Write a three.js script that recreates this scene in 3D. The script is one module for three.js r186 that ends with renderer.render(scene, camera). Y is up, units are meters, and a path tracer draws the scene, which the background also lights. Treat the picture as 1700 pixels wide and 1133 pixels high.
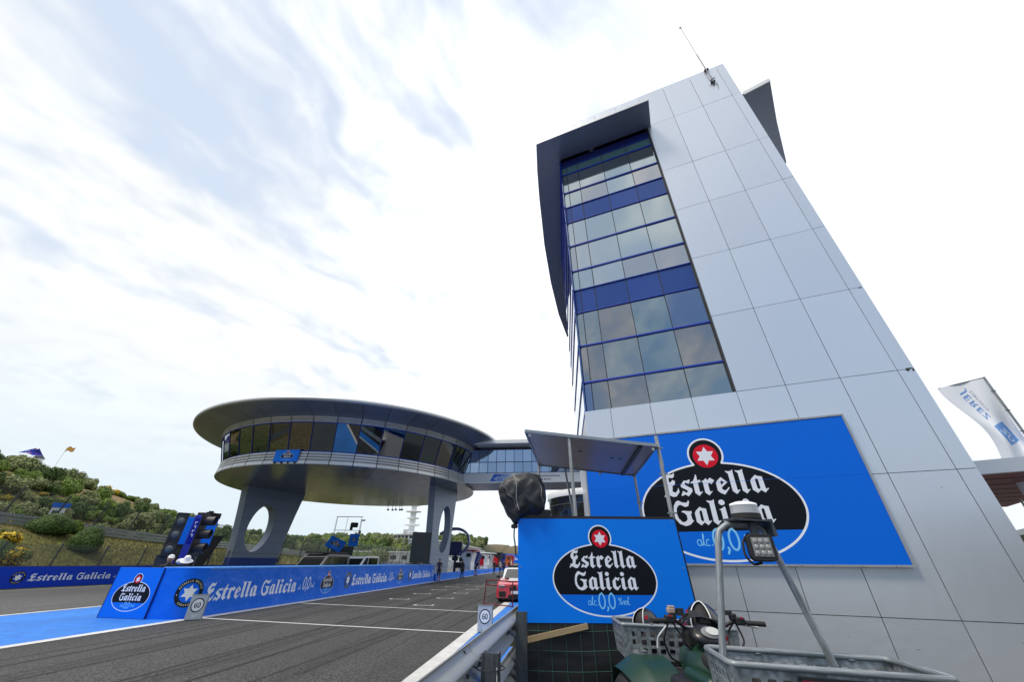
import * as THREE from 'three';
import { RoundedBoxGeometry } from 'three/addons/geometries/RoundedBoxGeometry.js';
import { MarchingCubes } from 'three/addons/objects/MarchingCubes.js';
import { ImprovedNoise } from 'three/addons/math/ImprovedNoise.js';
import { mergeGeometries, mergeVertices } from 'three/addons/utils/BufferGeometryUtils.js';

// ───────────── camera, sky, sun, exposure ─────────────
const scene = new THREE.Scene();
const camera = new THREE.PerspectiveCamera(85.86, 1700 / 1133, 0.1, 4000);
camera.position.set(0, 1.5, 0);
camera.rotation.set(31.16 * Math.PI / 180, 0, 0.398 * Math.PI / 180, 'YXZ');
const renderer = new THREE.WebGLRenderer({ antialias: true });
renderer.toneMapping = THREE.LinearToneMapping;
renderer.toneMappingExposure = 1.0;
renderer.shadowMap.enabled = true;

const SUN_BEARING = -122, SUN_ELEV = 60;
const SKY_GAIN = 1.0;
const PN = new ImprovedNoise();
const R = (d) => d * Math.PI / 180;
const clamp = (x, a = 0, b = 1) => Math.min(b, Math.max(a, x));
const sst = (a, b, x) => { const t = clamp((x - a) / (b - a)); return t * t * (3 - 2 * t); };
const mix = (a, b, t) => a + (b - a) * t;
function fbm(x, y, z, oct = 5, gain = 0.5) { let v = 0, a = 1, n = 0; for (let i = 0; i < oct; i++) { v += a * PN.noise(x, y, z); n += a; a *= gain; x = x * 2.03 + 7.1; y = y * 2.03 + 3.7; z = z * 2.03 + 1.3; } return v / n; }
function rng(seed) { let s = seed >>> 0; return () => { s = (s + 0x6D2B79F5) | 0; let t = Math.imul(s ^ (s >>> 15), 1 | s); t = (t + Math.imul(t ^ (t >>> 7), 61 | t)) ^ t; return ((t ^ (t >>> 14)) >>> 0) / 4294967296; }; }

{ // a computed sky: bright broken cloud, bluer gaps high on the left and behind
  const W = 1536, H = 768, d = new Float32Array(W * H * 4);
  for (let j = 0; j < H; j++) for (let i = 0; i < W; i++) {
    const el = ((j + 0.5) / H - 0.5) * Math.PI, az = ((i + 0.5) / W - 0.5) * 2 * Math.PI;
    const y = Math.sin(el), c = Math.cos(el), x = c * Math.cos(az), z = c * Math.sin(az);
    let r, g, b;
    const yy = Math.max(y, 0.0), k = 1 / (yy + 0.16);
    const px = x * k * 1.16, pz = -z * k * 1.16;                     // a flat cloud deck seen in perspective
    // streaks run along bearing 33 degrees
    const q = px * 0.545 + pz * 0.839, t = px * 0.839 - pz * 0.545;
    const wx = fbm(px * 1.7, pz * 1.7, 2.2, 4) * 0.2, wz = fbm(px * 1.7 + 9, pz * 1.7, 5.2, 4) * 0.2;
    const band = fbm((q + wx) * 1.25 + 0.4, (t + wz) * 4.2, 0.7, 4, 0.5);
    const fine = fbm((q + wx) * 6.0, (t + wz) * 7.5, 4.7, 5, 0.6);
    const calm = 1 - 0.6 * sst(-0.35, 0.5, px) * (pz > 0 ? 1 : 0); let cover = 0.5 + (band * 1.9 + fine * 0.75) * calm;
    // a broad opening high on the left of the view, another low behind the viewer
    const o1 = Math.exp(-((px + 0.66) ** 2 / 0.75 + (pz - 0.50) ** 2 / 0.13));
    const o2 = Math.exp(-((px + 0.4) ** 2 / 14 + (pz + 3.0) ** 2 / 5.5));
    cover += 0.66 - 0.80 * o1 - 1.2 * o2;
    if (y < 0.42 && pz > -0.5) cover += (0.42 - y) * 1.4;
    const cl = sst(-0.08, 1.18, cover);
    const thick = sst(0.75, 1.6, cover);
    const blue = [mix(0.64, 0.76, 1 - y), mix(0.74, 0.86, 1 - y), mix(0.92, 0.98, 1 - y)];
    const glow = 0.16 * Math.exp(-((px - 0.1) ** 2 + (pz - 0.9) ** 2) / 1.2);
    const side = sst(-0.75, 0.25, px + 0.25 * pz), lum = mix(mix(0.95, 1.07, sst(0.2, 1.3, cover)), mix(1.02, 1.22, sst(0.2, 0.9, cover)), side) + glow * side + 0.16 * fine - 0.05 * thick;
    const back = sst(0.3, 1.6, -pz);                                 // clouds behind show their greyer side
    r = mix(blue[0] * (1 - 0.50 * back), lum * (0.975 - 0.30 * back), cl); g = mix(blue[1] * (1 - 0.34 * back), lum * (1.0 - 0.26 * back), cl); b = mix(blue[2] * (1 - 0.16 * back), lum * (1.02 - 0.20 * back), cl);
    if (y < 0.45) { const m = sst(0.45, 0.02, y) * mix(0.85, 0.45, sst(-2.2, -0.3, px)); r = mix(r, 0.74, m); g = mix(g, 0.87, m); b = mix(b, 0.95, m); }
    if (y < 0) { r = 0.3; g = 0.3; b = 0.28; }
    const o = (j * W + i) * 4; d[o] = r * SKY_GAIN; d[o + 1] = g * SKY_GAIN; d[o + 2] = b * SKY_GAIN; d[o + 3] = 1;
  }
  const tex = new THREE.DataTexture(d, W, H, THREE.RGBAFormat, THREE.FloatType);
  tex.mapping = THREE.EquirectangularReflectionMapping; tex.magFilter = tex.minFilter = THREE.LinearFilter; tex.needsUpdate = true;
  scene.background = tex; scene.environment = tex;
}
const sun = new THREE.DirectionalLight(0xfff3e2, 2.5);
sun.position.set(Math.sin(R(SUN_BEARING)) * Math.cos(R(SUN_ELEV)), Math.sin(R(SUN_ELEV)), -Math.cos(R(SUN_BEARING)) * Math.cos(R(SUN_ELEV))).multiplyScalar(150);
sun.castShadow = true; sun.shadow.radius = 26; sun.shadow.mapSize.set(2048, 2048);
Object.assign(sun.shadow.camera, { left: -120, right: 120, top: 120, bottom: -120, near: 1, far: 400 });
scene.add(sun, sun.target);

// ───────────── helpers ─────────────
const B = R(5.9), CB = Math.cos(B), SB = Math.sin(B);
const T = (l, s, y = 0) => [s * SB + l * CB, y, -s * CB + l * SB];          // track coordinates: l to the right of the track, s along it
const used = {};
function numbered(n) { const k = used[n] = (used[n] ?? -1) + 1; return k ? n + '_' + String(k).padStart(3, '0') : n; }
function thing(name, label, category, pos = [0, 0, 0], turn = 0, group) {
  const o = new THREE.Group(); o.name = numbered(name); o.position.set(...pos); o.rotation.y = turn; scene.add(o);
  o.userData = { label, category }; if (group) o.userData.group = group; return o;
}
function mesh(name, geo, mat, parent) {
  const m = new THREE.Mesh(Array.isArray(geo) ? merge(geo) : geo, mat); m.name = name; m.castShadow = m.receiveShadow = true; if (parent) parent.add(m); return m;
}
function solo(name, geo, mat, label, category, pos = [0, 0, 0], turn = 0, group) {
  const m = mesh(numbered(name), geo, mat, scene); m.position.set(...pos); m.rotation.y = turn; m.userData = { label, category }; if (group) m.userData.group = group; return m;
}
function struct(name, geo, mat) { const m = mesh(numbered(name), geo, mat, scene); m.userData.kind = 'structure'; return m; }
function copy(o, pos, turn, label) { const c = o.clone(); c.name = numbered(o.name.replace(/_\d{3}$/, '')); c.userData = { ...o.userData }; if (label) c.userData.label = label; if (pos) c.position.set(...pos); if (turn !== undefined) c.rotation.y = turn; scene.add(c); return c; }
function merge(list) {
  const norm = list.map((g) => { let h = g.index ? g.toNonIndexed() : g; for (const k of Object.keys(h.attributes)) if (!['position', 'normal', 'uv', 'color'].includes(k)) h.deleteAttribute(k); if (!h.attributes.normal) h.computeVertexNormals(); if (!h.attributes.uv) h.setAttribute('uv', new THREE.BufferAttribute(new Float32Array(h.attributes.position.count * 2), 2)); return h; });
  if (norm.some((h) => h.attributes.color) && !norm.every((h) => h.attributes.color)) norm.forEach((h) => h.deleteAttribute('color'));
  return norm.length === 1 ? norm[0] : mergeGeometries(norm);
}
const bx = (w, h, d, x = 0, y = 0, z = 0, rx = 0, ry = 0, rz = 0) => { const g = new THREE.BoxGeometry(w, h, d); if (rx) g.rotateX(rx); if (ry) g.rotateY(ry); if (rz) g.rotateZ(rz); return g.translate(x, y, z); };
const rb = (w, h, d, r, x = 0, y = 0, z = 0, seg = 2) => new RoundedBoxGeometry(w, h, d, seg, Math.min(r, w / 2.01, h / 2.01, d / 2.01)).translate(x, y, z);
const cyl = (r0, r1, h, x = 0, y = 0, z = 0, seg = 16) => new THREE.CylinderGeometry(r1, r0, h, seg).translate(x, y, z);   // r0 at the bottom
const V = (a) => new THREE.Vector3(...a);
function rod(a, b, r, seg = 10, r1 = r) { // a bar from a to b
  const A = V(a), Bv = V(b), d = Bv.clone().sub(A), g = new THREE.CylinderGeometry(r1, r, d.length(), seg);
  g.translate(0, d.length() / 2, 0); g.applyQuaternion(new THREE.Quaternion().setFromUnitVectors(new THREE.Vector3(0, 1, 0), d.normalize())); return g.translate(...a);
}
function bar(a, b, w, h) { // a rectangular bar
  const A = V(a), d = V(b).sub(A), L = d.length(), g = new THREE.BoxGeometry(w, h, L).translate(0, 0, L / 2), m = new THREE.Matrix4().lookAt(V(b), A, new THREE.Vector3(0, 1, 0));
  m.setPosition(0, 0, 0); return g.applyMatrix4(m).translate(...a);
}
const tube = (pts, r, seg = 40, rs = 8, closed = false) => new THREE.TubeGeometry(new THREE.CatmullRomCurve3(pts.map(V), closed, 'catmullrom', 0.3), seg, r, rs, closed);
function shape(pts, holes = []) { const s = new THREE.Shape(pts.map((p) => new THREE.Vector2(p[0], p[1]))); for (const h of holes) s.holes.push(h instanceof THREE.Path ? h : new THREE.Path(h.map((p) => new THREE.Vector2(p[0], p[1])))); return s; }
function extrude(pts, depth, bevel = 0, holes = []) { // in x/y, centred in z
  const g = new THREE.ExtrudeGeometry(pts instanceof THREE.Shape ? pts : shape(pts, holes), { depth: depth - 2 * bevel, bevelEnabled: bevel > 0, bevelSize: bevel, bevelThickness: bevel, bevelOffset: -bevel, bevelSegments: 2, curveSegments: 24 });
  return g.translate(0, 0, -(depth - 2 * bevel) / 2);
}
function plan(pts, y0, y1) { // a slab from a plan outline [x, z]
  const g = new THREE.ExtrudeGeometry(shape(pts.map((p) => [p[0], -p[1]])), { depth: y1 - y0, bevelEnabled: false }); g.rotateX(-Math.PI / 2); return g.translate(0, y0, 0);
}
function lathe(pts, seg = 64, a0 = 0, a1 = Math.PI * 2) { return new THREE.LatheGeometry(pts.map((p) => new THREE.Vector2(p[0], p[1])), seg, a0, a1); }
function quad(a, b, c, d) { const g = new THREE.BufferGeometry(); g.setAttribute('position', new THREE.Float32BufferAttribute([...a, ...b, ...c, ...a, ...c, ...d], 3)); g.setAttribute('uv', new THREE.Float32BufferAttribute([0, 0, 1, 0, 1, 1, 0, 0, 1, 1, 0, 1], 2)); g.computeVertexNormals(); return g; }

// ───────────── textures ─────────────
function noiseTex(n, fn, srgb) { const d = new Uint8Array(n * n * 4); for (let j = 0; j < n; j++) for (let i = 0; i < n; i++) { const c = fn(i, j, n), o = (j * n + i) * 4; for (let k = 0; k < 3; k++) d[o + k] = clamp(c[k], 0, 1) * 255; d[o + 3] = 255; } const t = new THREE.DataTexture(d, n, n); t.wrapS = t.wrapT = THREE.RepeatWrapping; t.magFilter = THREE.LinearFilter; t.minFilter = THREE.LinearMipmapLinearFilter; t.generateMipmaps = true; if (srgb) t.colorSpace = THREE.SRGBColorSpace; t.needsUpdate = true; return t; }
const tileN = (i, j, n, f, z) => { // tileable noise
  const u = i / n, v = j / n, a = (x, y) => PN.noise(x * f, y * f, z), wx = u, wy = v;
  return a(u, v) * (1 - wx) * (1 - wy) + a(u - 1, v) * wx * (1 - wy) + a(u, v - 1) * (1 - wx) * wy + a(u - 1, v - 1) * wx * wy;
};
const rA = rng(11);
const asphaltMap = noiseTex(512, (i, j, n) => { const g = rA(), m = 0.5 + 0.22 * tileN(i, j, n, 6, 0.3) + 0.2 * tileN(i, j, n, 25, 1.3); const st = g > 0.9 ? 0.2 : g < 0.12 ? -0.16 : 0; const v = clamp(0.74 + 0.3 * (m - 0.5) + 0.8 * tileN(i, j, n, 110, 4.3) + 1.3 * st + (rA() - 0.5) * 0.24); return [v, v, v]; }, true);
const asphaltBump = noiseTex(512, () => { const v = rA(); return [v, v, v]; });
const galvMap = noiseTex(256, (i, j, n) => { const a = tileN(i, j, n, 9, 3.1), b = tileN(i, j, n, 34, 7.7), v = 0.80 + 0.22 * a + 0.30 * b + (rA() - 0.5) * 0.08; return [v * 0.98, v, v * 1.02]; }, true);
const softBump = noiseTex(256, (i, j, n) => { const v = 0.5 + 0.5 * tileN(i, j, n, 5, 2.2) + 0.2 * tileN(i, j, n, 17, 4.2); return [v, v, v]; });
const clothBump = noiseTex(256, (i, j, n) => { const v = 0.5 + 0.8 * tileN(i, j, n, 4, 5.5) + 0.25 * tileN(i, j, n, 11, 8.2); return [v, v, v]; });
const grassMap = noiseTex(512, (i, j, n) => { const a = tileN(i, j, n, 7, 1.1), b = tileN(i, j, n, 30, 2.1), v = 0.74 + 0.35 * a + 0.4 * b + (rA() - 0.5) * 0.34; return [v, v, v * 0.94]; }, true);
const rep = (t, x, y) => { const c = t.clone(); c.repeat.set(x, y); c.needsUpdate = true; return c; };

const std = (rgb, rough = 0.6, metal = 0, extra = {}) => new THREE.MeshStandardMaterial({ color: new THREE.Color().setRGB(...rgb), roughness: rough, metalness: metal, side: THREE.DoubleSide, ...extra });
const phys = (rgb, rough, metal, extra = {}) => new THREE.MeshPhysicalMaterial({ color: new THREE.Color().setRGB(...rgb), roughness: rough, metalness: metal, side: THREE.DoubleSide, ...extra });
const M = {
  clad: [0.72, 0.70, 0.74].map((v) => std([v * 0.94, v * 0.985, v * 1.06], 0.3, 0.6, { bumpMap: softBump, bumpScale: 0.0025 })),
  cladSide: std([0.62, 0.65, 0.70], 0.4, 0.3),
  joint: std([0.03, 0.03, 0.035], 0.8),
  blueRail: std([0.008, 0.045, 0.40], 0.4, 0.0),
  blueDark: std([0.01, 0.02, 0.16], 0.4, 0.1),
  spandrel: [phys([0.022, 0.065, 0.27], 0.12, 0.1), phys([0.026, 0.072, 0.30], 0.12, 0.1)],
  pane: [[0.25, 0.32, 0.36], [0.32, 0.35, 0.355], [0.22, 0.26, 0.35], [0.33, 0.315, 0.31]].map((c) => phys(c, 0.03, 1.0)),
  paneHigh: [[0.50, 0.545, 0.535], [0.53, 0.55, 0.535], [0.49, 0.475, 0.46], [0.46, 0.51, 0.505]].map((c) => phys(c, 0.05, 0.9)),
  paneTop: phys([0.10, 0.19, 0.20], 0.1, 0),
  discPane: [[0.17, 0.19, 0.20], [0.14, 0.17, 0.185], [0.20, 0.20, 0.19]].map((c) => phys(c, 0.02, 1.0)),
  bridgePane: [[0.30, 0.36, 0.46], [0.34, 0.40, 0.50], [0.26, 0.33, 0.42]].map((c) => phys(c, 0.03, 1.0)),
  soffit: [0.30, 0.315, 0.285].map((v) => std([v * 0.88, v * 0.98, v * 1.2], 0.34, 0.5)),
  discMetal: [0.28, 0.295, 0.265].map((v) => std([v * 0.94, v * 1.0, v * 1.12], 0.2, 0.75)),
  silver: [0.50, 0.53, 0.47].map((v) => std([v, v * 1.01, v * 1.03], 0.38, 0.6)),
  pylon: std([0.25, 0.30, 0.40], 0.45, 0.2), pylonBlue: std([0.01, 0.05, 0.30], 0.45),
  white: std([0.78, 0.79, 0.80], 0.5), whiteMetal: std([0.7, 0.71, 0.72], 0.4, 0.3), black: std([0.012, 0.012, 0.014], 0.55), darkGrey: std([0.04, 0.042, 0.046], 0.6),
  midGrey: std([0.2, 0.21, 0.22], 0.55), galv: std([0.46, 0.48, 0.485], 0.45, 0.4, { map: galvMap, bumpMap: softBump, bumpScale: 0.001 }),
  railSteel: std([0.42, 0.44, 0.44], 0.42, 0.45, { bumpMap: softBump, bumpScale: 0.001 }), galvDark: std([0.13, 0.14, 0.15], 0.5, 0.4, { map: galvMap }), polePaint: std([0.62, 0.62, 0.60], 0.4, 0.2, { map: galvMap }), frameMetal: std([0.58, 0.58, 0.575], 0.5, 0.2, { map: galvMap }), steel: std([0.55, 0.55, 0.54], 0.35, 0.7, { map: galvMap }),
  blue: phys([0.004, 0.15, 0.74], 0.5, 0, { specularIntensity: 0.4 }), blueDeep: std([0.005, 0.03, 0.30], 0.5), blueBright: phys([0.004, 0.19, 0.84], 0.45, 0, { specularIntensity: 0.4 }), rubber: std([0.018, 0.018, 0.019], 0.75), red: std([0.50, 0.012, 0.03], 0.3), maroon: std([0.16, 0.008, 0.014], 0.4, 0.2),
  darkGlass: phys([0.012, 0.014, 0.016], 0.06, 0, { ior: 1.6 }), wood: std([0.38, 0.28, 0.15], 0.8, 0, { bumpMap: softBump, bumpScale: 0.002 }),
  green: phys([0.008, 0.040, 0.023], 0.38, 0, { clearcoat: 0.25, clearcoatRoughness: 0.3 }), clear: phys([0.9, 0.92, 0.95], 0.1, 0, { transmission: 0.75, thickness: 0, ior: 1.45 }),
  skin: std([0.42, 0.22, 0.14], 0.6), cloth: std([0.02, 0.02, 0.022], 0.7), trunk: std([0.09, 0.07, 0.05], 0.9), navy: std([0.01, 0.016, 0.05], 0.6),
};
// ───────────── lettering (printed on boards and walls) ─────────────
const GL = { // blackletter outlines, x-height 10, baseline 0
  l: [4.9, [[[-1.3, 15.3], [0.3, 14.9], [1.8, 15.0], [3.3, 15.9], [3.0, 14.0], [3.0, 2.2], [3.7, 1.5], [4.3, 2.2], [4.6, 1.6], [2.1, -0.9], [0, 1.2], [0, 13.3], [-1.3, 14.6]]]],
  i: [4.9, [[[-1.0, 9.0], [0.6, 9.5], [2.6, 10.9], [3.0, 10.2], [3.0, 2.2], [3.7, 1.5], [4.3, 2.2], [4.6, 1.6], [2.1, -0.9], [0, 1.2], [0, 8.4]]], [1.5, 13.5, 1.85]],
  a: [9.1, [[[0, 7.3], [1.0, 8.9], [3.7, 11.3], [4.9, 10.4], [7.3, 9.9], [7.4, 2.2], [8.0, 1.5], [8.7, 2.3], [9.1, 1.7], [6.5, -0.9], [4.6, 1.0], [2.4, -0.9], [0, 1.4]], [[2.9, 7.9], [3.6, 8.9], [4.5, 8.3], [4.5, 2.2], [3.8, 1.6], [2.9, 2.5]]]],
  e: [7.7, [[[0, 7.3], [1.0, 8.8], [3.7, 11.2], [7.0, 7.4], [2.9, 4.1], [2.9, 2.9], [4.2, 1.9], [5.6, 2.6], [6.8, 4.1], [7.4, 3.5], [3.7, -0.9], [1.5, 0.3], [0, 2.0]], [[2.9, 5.8], [2.9, 8.0], [3.6, 8.8], [5.0, 7.5]]]],
  c: [7.3, [[[0, 7.3], [3.4, 11.0], [4.9, 9.8], [6.4, 10.7], [6.9, 10.1], [5.4, 7.3], [4.5, 8.0], [3.6, 8.7], [2.9, 7.9], [2.9, 2.9], [4.1, 1.9], [5.3, 2.5], [6.6, 3.8], [7.1, 3.1], [3.7, -0.9], [1.4, 0.3], [0, 2.0]]]],
  r: [6.9, [[[-0.9, 9.0], [0.6, 9.6], [2.3, 11.1], [3.0, 9.6], [4.9, 11.2], [7.3, 9.2], [5.0, 6.6], [3.9, 7.7], [3.0, 7.0], [3.0, 2.2], [3.7, 1.5], [4.3, 2.2], [4.6, 1.6], [2.1, -0.9], [0, 1.2], [0, 8.3]]]],
  t: [5.2, [[[-1.6, 8.9], [0.1, 9.5], [1.5, 11.8], [2.4, 14.2], [3.0, 13.8], [3.0, 9.9], [5.0, 10.2], [4.6, 8.5], [3.0, 8.3], [3.0, 2.2], [3.7, 1.5], [4.4, 2.3], [4.8, 1.7], [2.1, -0.9], [0, 1.2], [0, 8.2], [-1.3, 8.0]]]],
  s: [7.3, [[[0.1, 7.4], [2.8, 10.4], [4.3, 10.1], [6.3, 11.0], [6.6, 10.5], [5.5, 7.8], [3.4, 8.9], [2.9, 8.2], [3.0, 7.1], [6.8, 4.4], [6.7, 2.3], [3.7, -0.9], [2.0, 0.5], [-0.4, -0.5], [-0.7, 0.1], [0.8, 3.2], [2.8, 1.7], [3.8, 2.4], [3.7, 3.3], [0.1, 5.8]]]],
  E: [9.6, [[[-1.2, -0.9], [0.3, 3.4], [1.7, 3.0], [2.3, 4.8], [2.3, 6.9], [0.8, 8.6], [0.5, 11.4], [2.9, 15.0], [3.9, 16.4], [4.4, 15.2], [6.6, 15.4], [8.0, 16.6], [7.5, 13.6], [6.2, 12.5], [4.3, 13.1], [3.6, 12.2], [3.6, 9.5], [4.7, 9.9], [6.1, 11.4], [7.6, 10.2], [6.9, 7.6], [5.3, 7.0], [5.1, 5.0], [4.6, 3.2], [6.4, 2.1], [7.9, 3.6], [8.8, 5.6], [9.1, 2.6], [6.8, -0.4], [4.8, -0.9], [1.4, 0.9]]]],
  G: [11.9, [[[2.6, 15.4], [4.2, 16.0], [6.6, 14.6], [9.2, 14.3], [10.4, 16.0], [10.9, 14.8], [9.8, 12.0], [7.8, 11.4], [5.2, 13.0], [3.7, 12.7], [2.3, 10.7], [1.8, 7.2], [2.4, 4.0], [4.4, 1.5], [6.2, 1.8], [7.6, 3.2], [7.6, 6.0], [6.4, 7.5], [4.6, 8.3], [5.8, 9.1], [10.2, 8.5], [10.9, 9.1], [11.0, 7.2], [10.3, 6.6], [10.5, 3.1], [11.4, 2.2], [8.6, -0.3], [5.8, -1.1], [2.4, 0.4], [0.2, 4.0], [0, 8.4], [0.8, 12.6]]]],
};
const black_width = (s, u) => [...s].reduce((w, c) => w + (c === ' ' ? 4.5 : GL[c][0] + 0.9), 0) * u;
function blackletter(c, s, x, y, u, slant = 0, sx = 1) { // u = pixels per unit
  for (const ch of s) {
    if (ch === ' ') { x += 4.5 * u * sx; continue; }
    const [w, polys, dot] = GL[ch]; c.beginPath();
    for (const p of polys) { p.forEach((q, k) => { const X = x + (q[0] + q[1] * slant) * u * sx, Y = y - q[1] * u; k ? c.lineTo(X, Y) : c.moveTo(X, Y); }); c.closePath(); }
    c.fill('evenodd');
    if (dot) { c.beginPath(); c.ellipse(x + (dot[0] + dot[1] * slant) * u * sx, y - dot[1] * u, dot[2] * u * sx, dot[2] * u, 0, 0, 7); c.fill(); }
    x += (w + 0.9) * u * sx;
  }
  return x;
}
function star(c, x, y, r, rot = 0) { c.beginPath(); for (let k = 0; k < 12; k++) { const a = rot + k * Math.PI / 6 - Math.PI / 2, q = k % 2 ? r * 0.56 : r; c.lineTo(x + q * Math.cos(a), y + q * Math.sin(a)); } c.closePath(); c.fill(); }
function pen(c, pts, w) { c.lineWidth = w; c.lineCap = c.lineJoin = 'round'; c.beginPath(); pts.forEach((p, k) => { if (p === null) return; (k === 0 || pts[k - 1] === null) ? c.moveTo(...p) : c.lineTo(...p); }); c.stroke(); }
function arc(cx, cy, rx, ry, a0, a1, n = 14) { const o = []; for (let k = 0; k <= n; k++) { const a = a0 + (a1 - a0) * k / n; o.push([cx + rx * Math.cos(a), cy + ry * Math.sin(a)]); } return o; }
function zeroZero(c, x, y, h, colour) { // the brush "0,0" whose left edge is x, baseline y
  c.strokeStyle = colour; const w = h * 0.36, L = h * 0.095;
  for (const k of [0, 1]) { const cx = x + w * 0.62 + k * h * 0.72; pen(c, [...arc(cx, y - h * 0.48, w * 0.58, h * 0.46, -1.9, 4.3, 30), [cx + w * 0.1, y - h * 0.97], [cx - w * 0.2, y - h * 0.9]], L); }
  const q = x + h * 0.60; pen(c, [[q, y - h * 0.12], [q + h * 0.03, y - h * 0.02], [q - h * 0.05, y + h * 0.13]], L); return x + h * 1.22;
}
function scriptAlc(c, x, y, h, colour) { // handwritten "alc."
  c.strokeStyle = colour; const L = h * 0.075;
  pen(c, [...arc(x + h * 0.2, y - h * 0.22, h * 0.17, h * 0.24, -0.5, -6.2, 16), [x + h * 0.38, y - h * 0.42], [x + h * 0.36, y - h * 0.08], [x + h * 0.46, y]], L);
  pen(c, [[x + h * 0.46, y], [x + h * 0.66, y - h * 0.75], [x + h * 0.62, y - h * 0.98], [x + h * 0.55, y - h * 0.6], [x + h * 0.58, y - h * 0.06], [x + h * 0.72, y + h * 0.02]], L);
  pen(c, [...arc(x + h * 0.95, y - h * 0.22, h * 0.17, h * 0.25, -1.0, -5.2, 14)], L); pen(c, [[x + h * 1.24, y - h * 0.02], [x + h * 1.26, y - h * 0.02]], L * 1.5);
}
function scriptVol(c, x, y, h, colour) { // handwritten "%vol"
  c.strokeStyle = colour; const L = h * 0.085;
  pen(c, arc(x + h * 0.1, y - h * 0.68, h * 0.09, h * 0.15, 0, 6.3), L); pen(c, arc(x + h * 0.4, y - h * 0.2, h * 0.09, h * 0.15, 0, 6.3), L); pen(c, [[x + h * 0.42, y - h * 0.88], [x + h * 0.06, y]], L);
  pen(c, [[x + h * 0.66, y - h * 0.5], [x + h * 0.74, y - h * 0.02], [x + h * 0.9, y - h * 0.5]], L); pen(c, arc(x + h * 1.08, y - h * 0.24, h * 0.14, h * 0.24, 0, 6.3), L);
  pen(c, [[x + h * 1.26, y - h * 0.3], [x + h * 1.46, y - h * 0.85], [x + h * 1.4, y - h * 0.98], [x + h * 1.34, y - h * 0.4], [x + h * 1.4, y], [x + h * 1.55, y - h * 0.05]], L);
}
const C = { blue: '#006ee6', black: '#0d121b', white: '#e6ebf7', sky: '#86d0ff', red: '#d8142e' };
function ovalPath(c, cx, cy, a, b, r, by) { // an ellipse with a round bump on top, one outline
  const bY = cy - by, n = 200, pts = []; let start = null;
  for (let k = 0; k < n; k++) { const t = -Math.PI / 2 + (k / n) * 2 * Math.PI, x = cx + a * Math.cos(t), y = cy + b * Math.sin(t); if (Math.hypot(x - cx, y - bY) > r) pts.push([x, y]); }
  const p0 = pts[pts.length - 1], p1 = pts[0], a0 = Math.atan2(p0[1] - bY, p0[0] - cx), a1 = Math.atan2(p1[1] - bY, p1[0] - cx);
  c.beginPath(); pts.forEach((p, k) => k ? c.lineTo(...p) : c.moveTo(...p)); c.arc(cx, bY, r, a0, a1 < a0 ? a1 + 2 * Math.PI : a1); c.closePath();
}
function ovalLogo(c, cx, cy, W, small = false) { // the beer brand's oval badge, W wide
  const a = W / 2, b = W * 0.305, r = W * 0.113, by = W * 0.367;
  c.save(); ovalPath(c, cx, cy, a, b, r, by); c.save(); c.clip(); c.fillStyle = C.black; c.fillRect(cx - a, cy - W, W, W + W * 0.133); c.fillStyle = C.blue; c.fillRect(cx - a, cy + W * 0.133, W, W); c.restore();
  ovalPath(c, cx, cy, a, b, r, by); c.lineWidth = W * 0.0125; c.strokeStyle = '#f2f6ff'; c.lineJoin = 'round'; c.stroke(); c.restore();
  c.fillStyle = C.red; c.beginPath(); c.arc(cx, cy - W * 0.357, W * 0.083, 0, 7); c.fill(); c.fillStyle = C.white; star(c, cx, cy - W * 0.357, W * 0.066, 0.05);
  c.fillStyle = C.white; const u = W * 0.0096, sx = 1.1; let w = black_width('Estrella', u) * sx; blackletter(c, 'Estrella', cx - w / 2 + u, cy - W * 0.098, u, 0, sx); w = black_width('Galicia', u) * sx; blackletter(c, 'Galicia', cx - w / 2 + u * 1.6, cy + W * 0.088, u, 0, sx);
  const h = W * 0.13; scriptAlc(c, cx - W * 0.185, cy + W * 0.215, h * 0.56, C.sky); zeroZero(c, cx - W * 0.082, cy + W * 0.245, h, C.sky); scriptVol(c, cx + W * 0.105, cy + W * 0.212, h * 0.5, C.sky);
}
function roundEmblem(c, cx, cy, R0, inner) {
  c.fillStyle = C.black; c.beginPath(); c.arc(cx, cy, R0, 0, 7); c.fill(); c.fillStyle = inner; c.beginPath(); c.arc(cx, cy, R0 * 0.68, 0, 7); c.fill();
  c.fillStyle = '#f2f2ec'; star(c, cx, cy, R0 * 0.58, 0.05); c.fillStyle = '#e8dcb6'; c.font = `bold ${Math.round(R0 * 0.19)}px sans-serif`; c.textAlign = 'center'; c.textBaseline = 'middle';
  const put = (s, a0, step, flip) => [...s].forEach((ch, k) => { const a = a0 + k * step; c.save(); c.translate(cx + Math.cos(a) * R0 * 0.84, cy + Math.sin(a) * R0 * 0.84); c.rotate(a + (flip ? -Math.PI / 2 : Math.PI / 2)); c.fillText(ch, 0, 0); c.restore(); });
  put('ESTRELLA GALICIA', -Math.PI / 2 - 1.2, 0.16, false); put('CERVEZAS', Math.PI / 2 + 0.62, -0.177, true);
  for (const s of [-1, 1]) { c.beginPath(); c.arc(cx + s * R0 * 0.83, cy + R0 * 0.14, R0 * 0.035, 0, 7); c.fill(); }
}
function canvasTex(w, h, draw) { const cv = document.createElement('canvas'); cv.width = w; cv.height = h; const c = cv.getContext('2d'); draw(c, w, h); const t = new THREE.CanvasTexture(cv); t.colorSpace = THREE.SRGBColorSpace; t.anisotropy = 8; t.wrapS = t.wrapT = THREE.RepeatWrapping; return t; }
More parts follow.
